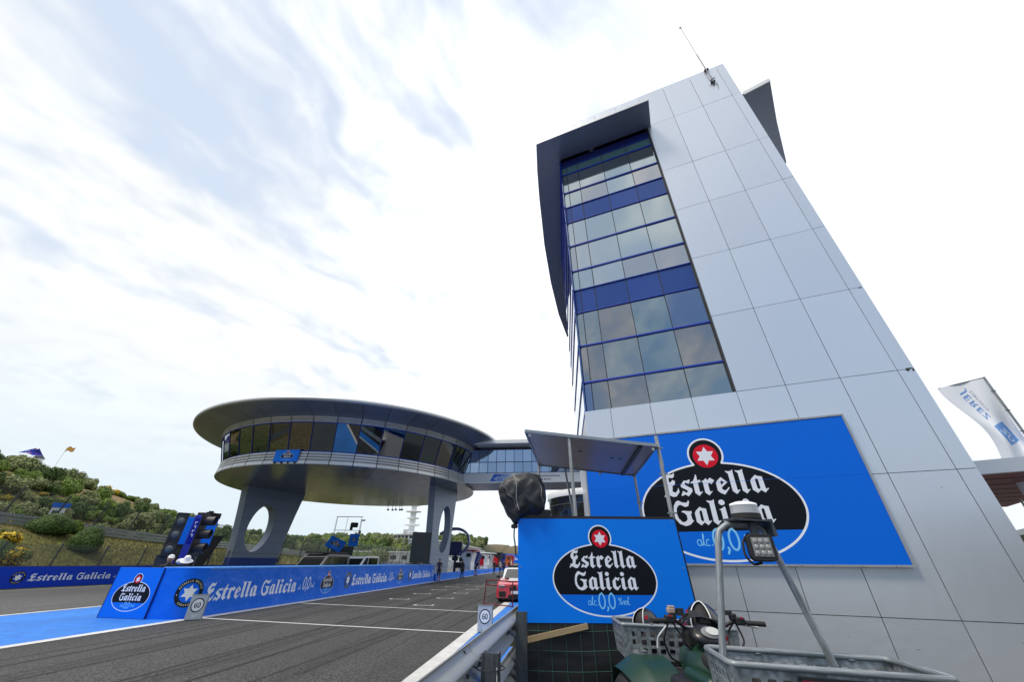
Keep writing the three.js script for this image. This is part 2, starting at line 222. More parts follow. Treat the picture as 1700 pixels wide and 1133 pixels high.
const wallPrint = (bg, inner) => (c, w, h) => { // one repeat of the long wall print: 9.9 m x 1.3 m
  const m = w / 9.9; c.fillStyle = bg; c.fillRect(0, 0, w, h); roundEmblem(c, 0.47 * m, 0.65 * m, 0.37 * m, inner);
  c.fillStyle = '#e9eefc'; const u = 0.0305 * m, tw = black_width('Estrella Galicia', 1); blackletter(c, 'Estrella Galicia', 1.0 * m, 0.9 * m, u, 0.0, (4.85 * m) / (tw * u));
  c.save(); c.translate(5.95 * m, 0.84 * m); c.scale(1.15, 1); c.strokeStyle = '#e9eefc'; scriptAlc(c, 0, 0, 0.17 * m, '#e9eefc'); c.restore();
  zeroZero(c, 6.27 * m, 0.86 * m, 0.46 * m, '#e9eefc'); scriptVol(c, 6.87 * m, 0.82 * m, 0.20 * m, '#e9eefc'); ovalLogo(c, 8.3 * m, 0.75 * m, 1.16 * m);
};
const P = {
  box: canvasTex(1400, 760, (c, w, h) => { c.fillStyle = '#007cf0'; c.fillRect(0, 0, w, h); ovalLogo(c, w * 0.507, h * 0.603, w * 0.604); }),
  board: canvasTex(2048, 998, (c, w, h) => { c.fillStyle = '#006ae2'; c.fillRect(0, 0, w, h); ovalLogo(c, w * 0.499, h * 0.632, w * 0.561); }),
  side: canvasTex(2048, 269, wallPrint('#0069e4', '#0069e4')),
  left: canvasTex(2048, 269, (c, w, h) => { const m = w / 9.9; c.fillStyle = '#0d3cc0'; c.fillRect(0, 0, w, h); roundEmblem(c, 0.47 * m, 0.65 * m, 0.37 * m, '#0d3cc0'); c.fillStyle = '#dfe6f6'; const u = 0.0285 * m, tw = black_width('Estrella Galicia', 1); blackletter(c, 'Estrella Galicia', 1.05 * m, 0.875 * m, u, 0, (4.9 * m) / (tw * u)); scriptAlc(c, 6.1 * m, 0.82 * m, 0.17 * m, '#dfe6f6'); zeroZero(c, 6.45 * m, 0.86 * m, 0.46 * m, '#dfe6f6'); scriptVol(c, 7.1 * m, 0.82 * m, 0.2 * m, '#dfe6f6'); }),
  end: canvasTex(1024, 760, (c, w, h) => { c.fillStyle = '#0070ea'; c.fillRect(0, 0, w, h); c.save(); c.translate(w * 0.52, h * 0.575); c.scale(1, 0.88); ovalLogo(c, 0, 0, w * 0.80); c.restore(); }),
  speed: canvasTex(384, 520, (c, w, h) => { c.fillStyle = '#b9bfc7'; c.fillRect(0, 0, w, h); c.fillStyle = '#20262e'; c.beginPath(); c.arc(w / 2, h * 0.40, w * 0.40, 0, 7); c.fill(); c.fillStyle = '#f0f2f5'; c.beginPath(); c.arc(w / 2, h * 0.40, w * 0.335, 0, 7); c.fill(); c.fillStyle = '#1b1e24'; c.font = `bold ${Math.round(w * 0.40)}px sans-serif`; c.textAlign = 'center'; c.textBaseline = 'middle'; c.save(); c.translate(w / 2, h * 0.405); c.scale(0.95, 1.05); c.fillText('60', 0, 0); c.restore();
    c.strokeStyle = '#f4f6f8'; for (const [a, b] of [[[0.36, 0.78], [0.46, 0.83]], [[0.46, 0.83], [0.40, 0.88]], [[0.40, 0.88], [0.50, 0.92]], [[0.56, 0.80], [0.50, 0.85]], [[0.50, 0.85], [0.62, 0.87]], [[0.56, 0.80], [0.68, 0.79]]]) pen(c, [[a[0] * w, a[1] * h], [b[0] * w, b[1] * h]], w * 0.022); }),
  fascia: canvasTex(2048, 160, (c, w, h) => { // 15.36 m x 1.2 m
    const m = w / 15.36; c.fillStyle = '#c3c8cf'; c.fillRect(0, 0, w, h); const g = (x) => x * m;
    for (let k = 0; k < 24; k++) { c.fillStyle = `rgba(28,86,190,${1 - k / 26})`; c.beginPath(); c.moveTo(g(4.9 + k * 0.082), h * 0.86); c.lineTo(g(5.3 + k * 0.082), h * 0.1); c.lineTo(g(5.385 + k * 0.082), h * 0.1); c.lineTo(g(4.985 + k * 0.082), h * 0.86); c.fill(); }
    c.strokeStyle = '#dfe6f2'; pen(c, [[g(5.3), h * 0.62], [g(5.7), h * 0.42], [g(6.0), h * 0.55], [g(6.3), h * 0.3]], 8); pen(c, [...arc(g(6.45), h * 0.6, 20, 24, 0, 5, 16)], 7); pen(c, arc(g(5.6), h * 0.68, 14, 14, 0, 6.2, 12), 6);
    c.fillStyle = '#2a63bd'; c.beginPath(); c.moveTo(g(7.5), h * 0.62); c.lineTo(g(8.2), h * 0.3); c.lineTo(g(9.6), h * 0.3); c.lineTo(g(9.5), h * 0.42); c.lineTo(g(8.4), h * 0.42); c.lineTo(g(8.2), h * 0.62); c.fill(); c.fillStyle = '#6d8fc4'; c.fillRect(g(8.6), h * 0.13, g(1.2), h * 0.07); c.fillStyle = '#22324e'; c.font = `bold ${Math.round(h * 0.2)}px sans-serif`; c.fillText('JEREZ', g(7.45), h * 0.9);
    c.fillStyle = '#17191d'; c.font = `bold ${Math.round(h * 0.26)}px sans-serif`; c.fillText('Ayuntamiento', g(10.2), h * 0.44); c.fillText('de Jerez', g(10.2), h * 0.78); }),
  flag: canvasTex(512, 1024, (c, w, h) => { c.fillStyle = '#e8ecf4'; c.fillRect(0, 0, w, h); c.save(); c.translate(w * 0.50, h * 0.215); c.rotate(Math.PI / 2); c.scale(1, -1); c.fillStyle = '#6f98d2'; c.font = 'italic bold 112px sans-serif'; c.textAlign = 'center'; c.fillText('JEREZ', -10, 0); c.fillStyle = '#98a1b2'; c.font = 'bold 44px sans-serif'; c.fillText('CIRCUITO', -30, 64); c.restore();
    const gr = [[0.34, 0.43], [0.70, 0.385], [0.82, 0.545], [0.46, 0.60]]; c.fillStyle = '#6c9edb'; c.beginPath(); gr.forEach((p) => c.lineTo(p[0] * w, p[1] * h)); c.fill(); c.strokeStyle = '#dbe4f3'; pen(c, [[0.44 * w, 0.47 * h], [0.54 * w, 0.50 * h], [0.58 * w, 0.45 * h], [0.68 * w, 0.5 * h]], 14); pen(c, arc(0.6 * w, 0.535 * h, 34, 22, 0, 5), 12); }),
  plate: canvasTex(640, 320, (c, w, h) => { c.fillStyle = '#e9ebee'; c.fillRect(0, 0, w, h); c.fillStyle = '#b01c2e'; for (const y of [0.0, 0.1]) c.fillRect(0, h * y, w, h * 0.045); c.fillStyle = '#1c3fae'; c.fillRect(w * 0.06, h * 0.2, w * 0.13, h * 0.5); c.fillStyle = '#e9c53a'; for (let k = 0; k < 10; k++) { const a = k * 0.628; c.beginPath(); c.arc(w * 0.125 + 22 * Math.cos(a), h * 0.34 + 22 * Math.sin(a), 4, 0, 7); c.fill(); } }),
  tent: canvasTex(256, 256, (c, w, h) => { c.fillStyle = '#2a3fae'; c.fillRect(0, 0, w, h); const r = rng(5); for (let k = 0; k < 26; k++) { c.fillStyle = ['#d9805a', '#e7d9d0', '#3f57cf', '#c94f45'][k % 4]; c.fillRect(r() * w, r() * h, 14 + r() * 50, 8 + r() * 12); } }),
  net: (() => { const n = 128; const d = new Uint8Array(n * n * 4); for (let j = 0; j < n; j++) for (let i = 0; i < n; i++) { const a = (i + j) % 32, b = (i - j + 256) % 32, on = a < 5 || b < 5, o = (j * n + i) * 4; d[o] = d[o + 1] = d[o + 2] = on ? 255 : 0; d[o + 3] = 255; } const t = new THREE.DataTexture(d, n, n); t.wrapS = t.wrapT = THREE.RepeatWrapping; t.magFilter = THREE.LinearFilter; t.needsUpdate = true; return t; })(),
};
const print = (tex, rough = 0.45, extra = {}) => phys([1, 1, 1], rough, 0, { map: tex, specularIntensity: 0.4, ...extra });
// ───────────── ground, hill, track ─────────────
function ground(l, s) { // terrain height in track coordinates
  const n = fbm(l * 0.02, s * 0.02, 3.3, 3);
  let h = -0.03;
  const hb = clamp(5.2 - 0.047 * s, 0.8, 4.8);
  if (l < -33) { h += hb * sst(-33, -43.5, l) * 0.97 + sst(-33.5, -38, l) * n * 0.6; }
  if (l < -50) { const H = mix(mix(15.9 - hb, 12.6 - hb, sst(28, 62, s)), 0.8, sst(60, 98, s)) * (s < 20 ? mix(1, 0.8, sst(20, -60, s)) : 1); h += Math.max(0, H) * sst(-49.5, -86, l) + n * 1.4 * sst(-50, -60, l); }
  if (l < -44.4 && l > -51) h -= 1.3 * sst(-44.4, -46, l) * (1 - sst(-49.3, -51, l));
  const d = Math.hypot(l, s);
  if (d > 130) { // hills all round, at least as high as those in view
    const a = Math.atan2(l, s), far = sst(150, 420, d);
    const hh = 17 + 11 * fbm(Math.cos(a) * 2.6, Math.sin(a) * 2.6, 9.1, 4) + 8 * fbm(l * 0.008, s * 0.008, 1.7, 3);
    const road = s > 0 ? sst(18, 70, Math.abs(l + 14 + s * 0.02)) : 1;
    h += Math.max(0, hh) * far * mix(sst(330, 480, d), 1, road);
  }
  return h;
}
{
  const ax = (list) => { const o = []; for (const [a, b, st] of list) for (let v = a; v < b - 1e-6; v += st) o.push(v); o.push(list[list.length - 1][1]); return o; };
  const L = ax([[-900, -200, 35], [-200, -95, 7], [-95, -32, 0.9], [-32, 30, 8], [30, 200, 15], [200, 900, 35]]), S = ax([[-900, -150, 40], [-150, 0, 10], [0, 130, 1.6], [130, 300, 8], [300, 1000, 28]]);
  const pos = [], col = [], uv = [], idx = [];
  for (const s of S) for (const l of L) {
    const y = ground(l, s), p = T(l, s, y); pos.push(...p); uv.push(l / 3, s / 3);
    const n = fbm(l * 0.11, s * 0.11, 0.5, 4), m = fbm(l * 0.45, s * 0.45, 6.5, 3), d = Math.hypot(l, s);
    let c = [0.21, 0.235, 0.036]; const dry = [0.40, 0.36, 0.13], lush = [0.11, 0.18, 0.022], earth = [0.40, 0.27, 0.14];
    const k = clamp(0.5 + n * 1.6 + m * 0.9), q = clamp(-0.15 - n * 1.7 - m * 0.8); c = c.map((v, i) => mix(mix(v, dry[i], k * 0.75), lush[i], q));
    if (l < -33 && l > -60 && s < 15) { const e = 0.85 * sst(16, 10, s); c = c.map((v, i) => mix(v, [0.46, 0.30, 0.16][i], e)); }
    if (l < -43 && l > -51 && d < 160) { const e = 0.75; c = c.map((v, i) => mix(v, earth[i], e)); }
    if (l <= -51 && d < 170) { const e = sst(0.05, 0.3, fbm(l * 0.07, s * 0.07, 11.5, 3)); c = c.map((v, i) => mix(v * 0.85, earth[i], e)); }
    if (d > 220) { const f = sst(-0.05, 0.15, fbm(l * 0.007, s * 0.007, 21.5, 3)); c = c.map((v, i) => mix([0.045, 0.058, 0.022][i], [0.23, 0.18, 0.10][i], f)); }
    col.push(...c);
  }
  const nl = L.length; for (let j = 0; j < S.length - 1; j++) for (let i = 0; i < nl - 1; i++) { const a = j * nl + i; idx.push(a, a + 1, a + nl, a + 1, a + nl + 1, a + nl); }
  const g = new THREE.BufferGeometry(); g.setAttribute('position', new THREE.Float32BufferAttribute(pos, 3)); g.setAttribute('color', new THREE.Float32BufferAttribute(col, 3)); g.setAttribute('uv', new THREE.Float32BufferAttribute(uv, 2)); g.setIndex(idx); g.computeVertexNormals();
  struct('ground', g, std([1, 1, 1], 0.95, 0, { vertexColors: true, map: grassMap, bumpMap: grassMap, bumpScale: 0.05 }));
}
function strip(l0, l1, s0, s1, y, dl, ds, colour, tile = 3.4) { // a flat sheet in track coordinates, with a colour per vertex
  const nl = Math.max(1, Math.round((l1 - l0) / dl)), ns = Math.max(1, Math.round((s1 - s0) / ds)), pos = [], uv = [], col = [], idx = [];
  for (let j = 0; j <= ns; j++) for (let i = 0; i <= nl; i++) { const l = mix(l0, l1, i / nl), s = mix(s0, s1, j / ns); pos.push(...T(l, s, y)); uv.push(l / tile, s / tile); if (colour) col.push(...colour(l, s)); }
  for (let j = 0; j < ns; j++) for (let i = 0; i < nl; i++) { const a = j * (nl + 1) + i; idx.push(a, a + 1, a + nl + 1, a + 1, a + nl + 2, a + nl + 1); }
  const g = new THREE.BufferGeometry(); g.setAttribute('position', new THREE.Float32BufferAttribute(pos, 3)); g.setAttribute('uv', new THREE.Float32BufferAttribute(uv, 2)); if (colour) g.setAttribute('color', new THREE.Float32BufferAttribute(col, 3)); g.setIndex(idx); g.computeVertexNormals(); return g;
}
const asphalt = (k) => std([k, k, k], 0.82, 0, { vertexColors: true, map: asphaltMap, bumpMap: asphaltBump, bumpScale: 0.004 });
const rubberTone = (seed, base, lo) => (l, s) => { // rubbered lines along the driving direction, patches across it
  const a = fbm(l * 1.1 + s * 0.012, s * 0.018, seed, 4) + 0.6 * fbm(l * 4.5 + s * 0.05, s * 0.03, seed + 4, 2), p = fbm(l * 0.12, s * 0.06, seed + 9, 3); const v = base * (1 + 0.75 * p - lo * sst(0.0, 0.35, a)); return [v, v * 0.99, v * 0.975];
};
struct('pit_lane', strip(-17, 16, -30, 130, 0, 0.3, 2.0, rubberTone(2.1, 1.02, 0.46)), asphalt(0.088));
struct('pit_lane', strip(-17, 16, 130, 340, 0, 8, 20, () => [1, 1, 1]), asphalt(0.085));
struct('paddock_apron', strip(16, 80, -80, 90, 0, 4, 5, (l, s) => { const v = 1 + 0.3 * fbm(l * 0.1, s * 0.1, 17, 3); return [v, v, v * 0.97]; }), asphalt(0.13));
struct('paddock_apron', strip(-17, 16, -110, -30, 0, 3, 5, (l, s) => { const v = 1 + 0.3 * fbm(l * 0.1, s * 0.1, 17, 3); return [v, v, v * 0.98]; }), asphalt(0.12));
struct('race_track', strip(-30.2, -17, -60, 340, 0, 0.4, 4, rubberTone(7.7, 1.0, 0.25)), asphalt(0.155));
struct('grass_verge', strip(-33, -30.2, -60, 340, 0.01, 0.5, 2, (l, s) => { const n = fbm(l, s * 0.5, 4.4, 3); return [0.07 + 0.06 * n, 0.085 + 0.03 * n, 0.018]; }, 3), std([1, 1, 1], 0.95, 0, { vertexColors: true, map: grassMap }));
const grassMapSoft = noiseTex(256, (i, j, n) => { const v = 0.94 + 0.12 * tileN(i, j, n, 9, 6.1) + 0.10 * tileN(i, j, n, 40, 2.6); return [v, v, v]; }, true);
const paintTone = (seed) => (l, s) => { const n = 1 + 0.34 * fbm(l * 0.5 + Math.sin(s * 0.3) * 0.6, s * 0.12, seed, 4); return [n, n, n]; };
const bluePaint = std([0.018, 0.21, 0.74], 0.7, 0, { vertexColors: true, map: grassMapSoft, bumpMap: asphaltBump, bumpScale: 0.002 }), whitePaint = std([0.70, 0.70, 0.69], 0.7, 0, { map: grassMapSoft, bumpMap: asphaltBump, bumpScale: 0.002 });
const _r = rng(64); { const marks = []; for (let k = 0; k < 34; k++) { const l0 = -9.8 + _r() * 7, s0 = 3 + _r() * _r() * 40, len = 5 + _r() * 22, drift = (_r() - 0.5) * 1.1, w = 0.03 + _r() * 0.09, n = 10; for (let i = 0; i < n; i++) { const a = i / n, b = (i + 1) / n, f = (q) => l0 + drift * q + 0.15 * Math.sin(q * 3 + k), ww = w * (0.5 + 0.5 * Math.sin(Math.PI * (a + b) / 2)); marks.push(quad(T(f(a) - ww / 2, s0 + a * len, 0.004), T(f(a) + ww / 2, s0 + a * len, 0.004), T(f(b) + ww / 2, s0 + b * len, 0.004), T(f(b) - ww / 2, s0 + b * len, 0.004))); } } const m = struct('tyre_mark', marks, std([0.042, 0.041, 0.04], 0.75, 0, { transparent: true, opacity: 0.4, bumpMap: asphaltBump, bumpScale: 0.003 })); m.userData.kind = 'stuff'; m.userData.label = 'thin dark tyre marks running along the pit lane asphalt'; m.userData.category = 'tyre marks'; }
struct('painted_runoff', strip(-17.05, -11.05, -30, 60, 0.004, 0.5, 1, paintTone(3.3)), bluePaint);
struct('painted_strip', strip(-2.22, -0.75, -30, 60, 0.004, 0.3, 1, paintTone(5.3)), bluePaint);
struct('road_marking', strip(-17.2, -16.98, -60, 340, 0.008, 1, 200), whitePaint);                 // main straight, right edge
struct('road_marking', strip(-30.3, -30.15, -60, 340, 0.014, 1, 200), whitePaint);
struct('road_marking', strip(-11.1, -10.80, -30, 12.5, 0.008, 1, 50), whitePaint);
struct('road_marking', strip(-11.02, -10.66, 12.5, 340, 0.008, 1, 200), whitePaint);
struct('road_marking', strip(-2.30, -2.0, -30, 140, 0.008, 1, 100), whitePaint);
function groundLine(a, b, w) { const A = new THREE.Vector2(...a), D = new THREE.Vector2(...b).sub(A).normalize(), N = new THREE.Vector2(-D.y, D.x).multiplyScalar(w / 2); const p = (q, s) => T(q[0] + s * N.x, q[1] + s * N.y, 0.008); struct('road_marking', quad(p(a, -1), p(b, -1), p(b, 1), p(a, 1)), whitePaint); }
groundLine([-10.66, 12.86], [-2.3, 11.35], 0.11); groundLine([-10.66, 17.8], [-2.3, 15.7], 0.11);
for (let k = 0; k < 8; k++) for (const [l0, l1, s0] of [[-5.78, -4.95, 17.72], [-7.82, -6.86, 20.3]]) { // grid slots
  const s = s0 + k * 3.45; if (l0 < -6 && k === 7) continue; const y = 0.008;
  struct('grid_slot_marking', merge([quad(T(l0, s - 0.05, y), T(l1, s - 0.05, y), T(l1, s + 0.05, y), T(l0, s + 0.05, y)), quad(T(l0, s + 0.05, y), T(l0 + 0.1, s + 0.05, y), T(l0 + 0.1, s + 0.3, y), T(l0, s + 0.3, y)), quad(T(l1 - 0.1, s + 0.05, y), T(l1, s + 0.05, y), T(l1, s + 0.3, y), T(l1 - 0.1, s + 0.3, y))]), whitePaint);
}

// ───────────── control tower ─────────────
const N0 = R(22.852), CN = Math.cos(N0), SN = Math.sin(N0), TB = [9.4 * SN, 0, -9.4 * CN];
const W2L = (X, Z) => { const dx = X - TB[0], dz = Z - TB[2]; return [dx * CN + dz * SN, -dx * SN + dz * CN]; };   // world x/z to tower x/z
{
  const t = thing('control_tower', 'tall pale grey metal clad control tower with a column of blue banded windows', 'tower', TB, -N0);
  const rr = rng(3), G = 0.0055;
  // panelled face
  const cols = [-1.85, -1.165, -0.18, 0.79, 1.765, 2.75, 3.76, 4.74, 5.02], rows = [0, 0.755, 2.99, 4.975, 7.13, 9.2, 11.32, 13.39, 16.25, 18.5];
  const panel = (x0, x1, y0, y1, z = 0) => mesh('wall_panel', bx(x1 - x0 - 2 * G, y1 - y0 - 2 * G, 0.035, (x0 + x1) / 2, (y0 + y1) / 2, z - 0.0175 + (rr() - 0.5) * 0.003, (rr() - 0.5) * 0.0035, (rr() - 0.5) * 0.005), M.clad[Math.floor(rr() * 3)], t);
  for (let r = 0; r < 9; r++) for (let c = 0; c < 8; c++) { if (c < 4 && r >= 3) continue; panel(cols[c], cols[c + 1], rows[r], rows[r + 1]); }
  mesh('wall_core', [bx(3.3, 18.4, 0.3, 3.37, 9.2, -0.2), bx(3.6, 4.9, 0.3, -0.03, 2.45, -0.2)], M.joint, t);
  for (const [a, b] of [[-1.87, -1.0], [-1.0, -0.1], [-0.1, 0.8], [0.8, 1.765]]) panel(a, b, 16.24, 18.5);
  mesh('parapet_core', bx(3.5, 2.2, 0.3, -0.05, 17.35, -0.2), M.joint, t);
  // window column, recessed
  const gc = [-1.8, -1.6, -1.143, -0.164, 0.8, 1.75], gr = [4.98, 5.84, 7.03, 8.23, 9.14, 9.97, 11.15, 12.35, 13.2, 14.06, 15.2, 15.68, 16.15], z0 = -0.12;
  for (let r = 0; r < gr.length - 1; r++) for (let c = 0; c < 5; c++) {
    const x0 = gc[c], x1 = gc[c + 1], y0 = gr[r], y1 = gr[r + 1], sp = r === 3 || r === 7, top = r === 11;
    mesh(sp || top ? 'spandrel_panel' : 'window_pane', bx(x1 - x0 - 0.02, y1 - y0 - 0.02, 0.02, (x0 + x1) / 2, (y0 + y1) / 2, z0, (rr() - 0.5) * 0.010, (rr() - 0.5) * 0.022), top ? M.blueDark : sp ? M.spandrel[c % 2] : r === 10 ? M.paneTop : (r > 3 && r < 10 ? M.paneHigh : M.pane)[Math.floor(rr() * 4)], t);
  }
  for (const x of gc.slice(1, 5)) mesh('mullion', bx(0.022, 11.15, 0.03, x, 10.56, z0 + 0.005), M.joint, t);
  gr.slice(0, 12).forEach((y, k) => mesh('window_rail', rb(3.56, [1, 2, 5, 6, 9, 10].includes(k) ? 0.055 : 0.03, 0.06, 0.01, -0.02, y, z0 + 0.02), M.blueRail, t));
  mesh('window_jamb', [bx(0.03, 11.2, 0.13, 1.757, 10.57, -0.065), bx(0.05, 11.2, 0.02, 1.73, 10.57, z0 + 0.012)], M.galvDark, t);
  mesh('window_backing', bx(3.6, 11.3, 0.05, 0, 10.6, z0 - 0.1), M.joint, t);
  // left flank: a glass wall that bends away behind the corner
  const fl = [[1.985, -9.37], [2.26, -11.5], [2.68, -14.76], [3.35, -17.8], [4.35, -20.9], [5.3, -23.2]].map((p) => W2L(...p));
  for (let k = 0; k < fl.length - 1; k++) {
    const [ax, az] = fl[k], [cx, cz] = fl[k + 1], len = Math.hypot(cx - ax, cz - az), n = Math.max(1, Math.round(len / 1.6)), yaw = Math.atan2(-(cz - az), cx - ax);
    for (let q = 0; q < n; q++) {
      const mx = mix(ax, cx, (q + 0.5) / n), mz = mix(az, cz, (q + 0.5) / n);
      for (let r = 0; r < gr.length - 1; r++) { const sp = r === 3 || r === 7 || r === 11; mesh(sp ? 'spandrel_panel' : 'window_pane', bx(len / n - 0.02, gr[r + 1] - gr[r] - 0.02, 0.02, 0, 0, 0).rotateY(yaw).translate(mx, (gr[r] + gr[r + 1]) / 2, mz), sp ? M.spandrel[0] : M.pane[(k + q) % 4], t); }
      for (const [y0, y1] of [[0, 2.99], [2.99, 4.96]]) mesh('wall_panel', bx(len / n - 0.014, y1 - y0 - 0.014, 0.03).rotateY(yaw).translate(mx, (y0 + y1) / 2, mz), M.cladSide, t);
    }
    mesh('window_rail', gr.slice(0, 12).map((y) => bx(len, 0.04, 0.07).rotateY(yaw).translate((ax + cx) / 2, y, (az + cz) / 2)), M.blueRail, t);
  }
  mesh('corner_post', bx(0.05, 11.2, 0.06, -1.825, 10.57, z0 + 0.02), M.blueRail, t);
  // roof slab with its wide dark eaves
  const can = [[0.953, -8.67], [1.07, -9.9], [1.255, -11.28], [1.72, -14.2], [2.367, -17.33], [3.2, -20.6], [4.19, -23.6]].map((p) => W2L(...p)), z1 = can[0][1];
  const inner = fl.map((p) => p);
  mesh('roof_eaves', plan([[1.88, z1], ...can, ...inner.slice().reverse().map((p) => [p[0] + 0.05, p[1]]), [1.88, 0]], 16.17, 16.24), M.soffit[2], t);
  mesh('roof_edge', plan([[1.9, z1 + 0.015], [can[0][0] - 0.015, z1 + 0.015], ...can.slice(1).map((p) => [p[0] - 0.02, p[1]]), ...can.slice(1).reverse(), [can[0][0], z1], [1.9, z1]], 16.15, 16.31), M.whiteMetal, t);
  mesh('roof_top', plan([[1.88, z1 - 0.01], ...can, [5, -14], [1.88, -0.3]], 16.25, 16.3), M.whiteMetal, t);
  // the matching eaves on the far right side
  const rc = [[8.40, -6.77], [9.07, -6.33], [10.2, -7.75], [11.62, -9.39], [13.2, -12.2], [14.4, -15.5]].map((p) => W2L(...p));
  const rin = [[6.3, -10.5], [6.5, -7], [6.15, -3.9], [5.04, -0.35]];
  mesh('roof_eaves', plan([...rc, ...rin], 16.17, 16.24), M.soffit[1], t);
  mesh('roof_edge', [bar([rc[0][0], 16.25, rc[0][1] + 0.01], [rc[1][0] + 0.02, 16.25, rc[1][1] + 0.01], 0.03, 0.19), ...[1, 2, 3].map((k) => bar([rc[k][0], 16.25, rc[k][1]], [rc[k + 1][0], 16.25, rc[k + 1][1]], 0.03, 0.12))], M.whiteMetal, t);
  mesh('roof_top', plan([...rc.map((p) => [p[0] - 0.02, p[1] - 0.02]), ...rin], 16.25, 16.3), M.whiteMetal, t);
  mesh('rear_wall', plan([[5.0, -0.06], [6.1, -3.9], [6.45, -7], [6.25, -10.4], [4.5, -14], ...fl.slice().reverse().slice(1, 5).map((p) => [p[0] + 0.15, p[1]]), [-1.65, -0.36], [5.0, -0.36]], 0, 18.35), M.cladSide, t);
  for (const [x, y, w, rz] of [[3.05, 0.36, 0.05, -0.05], [2.2, 0.47, 0.018, 1.4], [4.35, 0.52, 0.06, 0.0], [4.05, 1.15, 0.012, 0], [3.62, 1.44, 0.014, 0.6], [3.1, 3.35, 0.02, 0.2], [4.4, 2.7, 0.03, 1.2]]) mesh('scuff', bx(w, 0.006, 0.003, x, y, 0.002, 0, 0, rz), M.midGrey, t);
  mesh('torn_sealant', [bx(0.09, 0.02, 0.01, 4.93, 4.985, 0.004), bx(0.045, 0.05, 0.012, 4.9, 4.96, 0.006, 0, 0, 0.6), bx(0.02, 0.06, 0.012, 4.985, 4.95, 0.006, 0, 0, -0.3), bx(0.05, 0.02, 0.01, 4.95, 7.12, 0.004)], M.joint, t);
  // rounded control room at the foot of the flank
  const cr = [0, 0];
  const [qx, qz] = W2L(3.35, -15.8);
  mesh('control_room_band', lathe([[1.85, 3.62], [1.88, 3.63], [1.88, 3.84], [1.8, 3.85], [0, 3.85]], 48).translate(qx, 0, qz), M.white, t);
  mesh('control_room_glass', lathe([[1.2, 0], [1.45, 1.6], [1.62, 2.4], [1.78, 3.1], [1.85, 3.62]], 48).translate(qx, 0, qz), M.darkGlass, t);
  mesh('control_room_rail', [2.2, 2.6, 3.0, 3.36].map((y) => new THREE.TorusGeometry(1.60 + (y - 2.3) * 0.2, 0.02, 6, 48).rotateX(Math.PI / 2).translate(qx, y, qz)), M.darkGrey, t);
}
{ // lightning rod on the top edge
  const t = thing('lightning_rod', 'thin lightning rod with a spiky star tip on top of the control tower', 'lightning rod', [TB[0] + 4.4 * CN + 0.09 * -SN, 17.3, TB[2] + 4.4 * SN + 0.09 * CN], -N0);
  mesh('mast', [rod([0, 0.1, 0], [-0.05, 2.4, 0], 0.022, 8), rod([-0.05, 2.4, 0], [-0.09, 5.2, 0], 0.012, 8)], M.midGrey, t);
  const s = []; for (let k = 0; k < 8; k++) { const a = k * Math.PI / 4; s.push(rod([-0.09, 5.18, 0], [-0.09 + 0.12 * Math.cos(a), 5.18 + 0.09 * Math.sin(a), 0.08 * Math.sin(a * 2)], 0.006, 5)); } mesh('spike', [...s, new THREE.SphereGeometry(0.035, 10, 8).translate(-0.09, 5.18, 0)], M.darkGrey, t);
  mesh('bracket', [bx(0.16, 0.035, 0.1, 0, 0.16, -0.045), bx(0.16, 0.035, 0.1, 0, 1.12, -0.045), bx(0.05, 0.06, 0.05, 0.01, 0.03, -0.02), bx(0.2, 0.03, 0.03, 0.0, 0.25, 0.01, 0, 0, 0.5)], M.galvDark, t);
  mesh('earth_strap', tube([[0.03, 0.1, -0.03], [0.10, -0.1, -0.07], [0.06, -0.35, -0.07]], 0.008, 14, 6), M.galvDark, t);
}
{ // billboard on the face
  const t = thing('billboard', 'large blue beer billboard screwed to the foot of the control tower', 'billboard', [TB[0] - 0.06 * SN, 1.505, TB[2] + 0.06 * CN], -N0), x0 = -1.93, x1 = 3.45, H = 2.635;
  const g = new THREE.PlaneGeometry(x1 - x0, H).translate((x0 + x1) / 2, H / 2, 0.022); mesh('print', g, print(P.board, 0.4), t);
  mesh('backing_board', bx(x1 - x0, H, 0.04, (x0 + x1) / 2, H / 2, -0.002), M.midGrey, t);
  const f = 0.035; for (const b of [bx(x1 - x0 + 2 * f, f, 0.06, (x0 + x1) / 2, -f / 2, 0.004), bx(x1 - x0 + 2 * f, f, 0.06, (x0 + x1) / 2, H + f / 2, 0.004), bx(f, H, 0.06, x0 - f / 2, H / 2, 0.004), bx(f, H, 0.06, x1 + f / 2, H / 2, 0.004)]) mesh('frame', b, M.frameMetal, t);
  for (let k = 0; k < 12; k++) for (const y of [-0.018, H + 0.018]) mesh('screw', new THREE.SphereGeometry(0.007, 6, 4).translate(x0 + 0.2 + k * 0.45, y, 0.035), M.darkGrey, t);
  mesh('sheet_seam', bx(x1 - x0, 0.003, 0.003, (x0 + x1) / 2, 1.49, 0.023), M.blueBright, t);
}
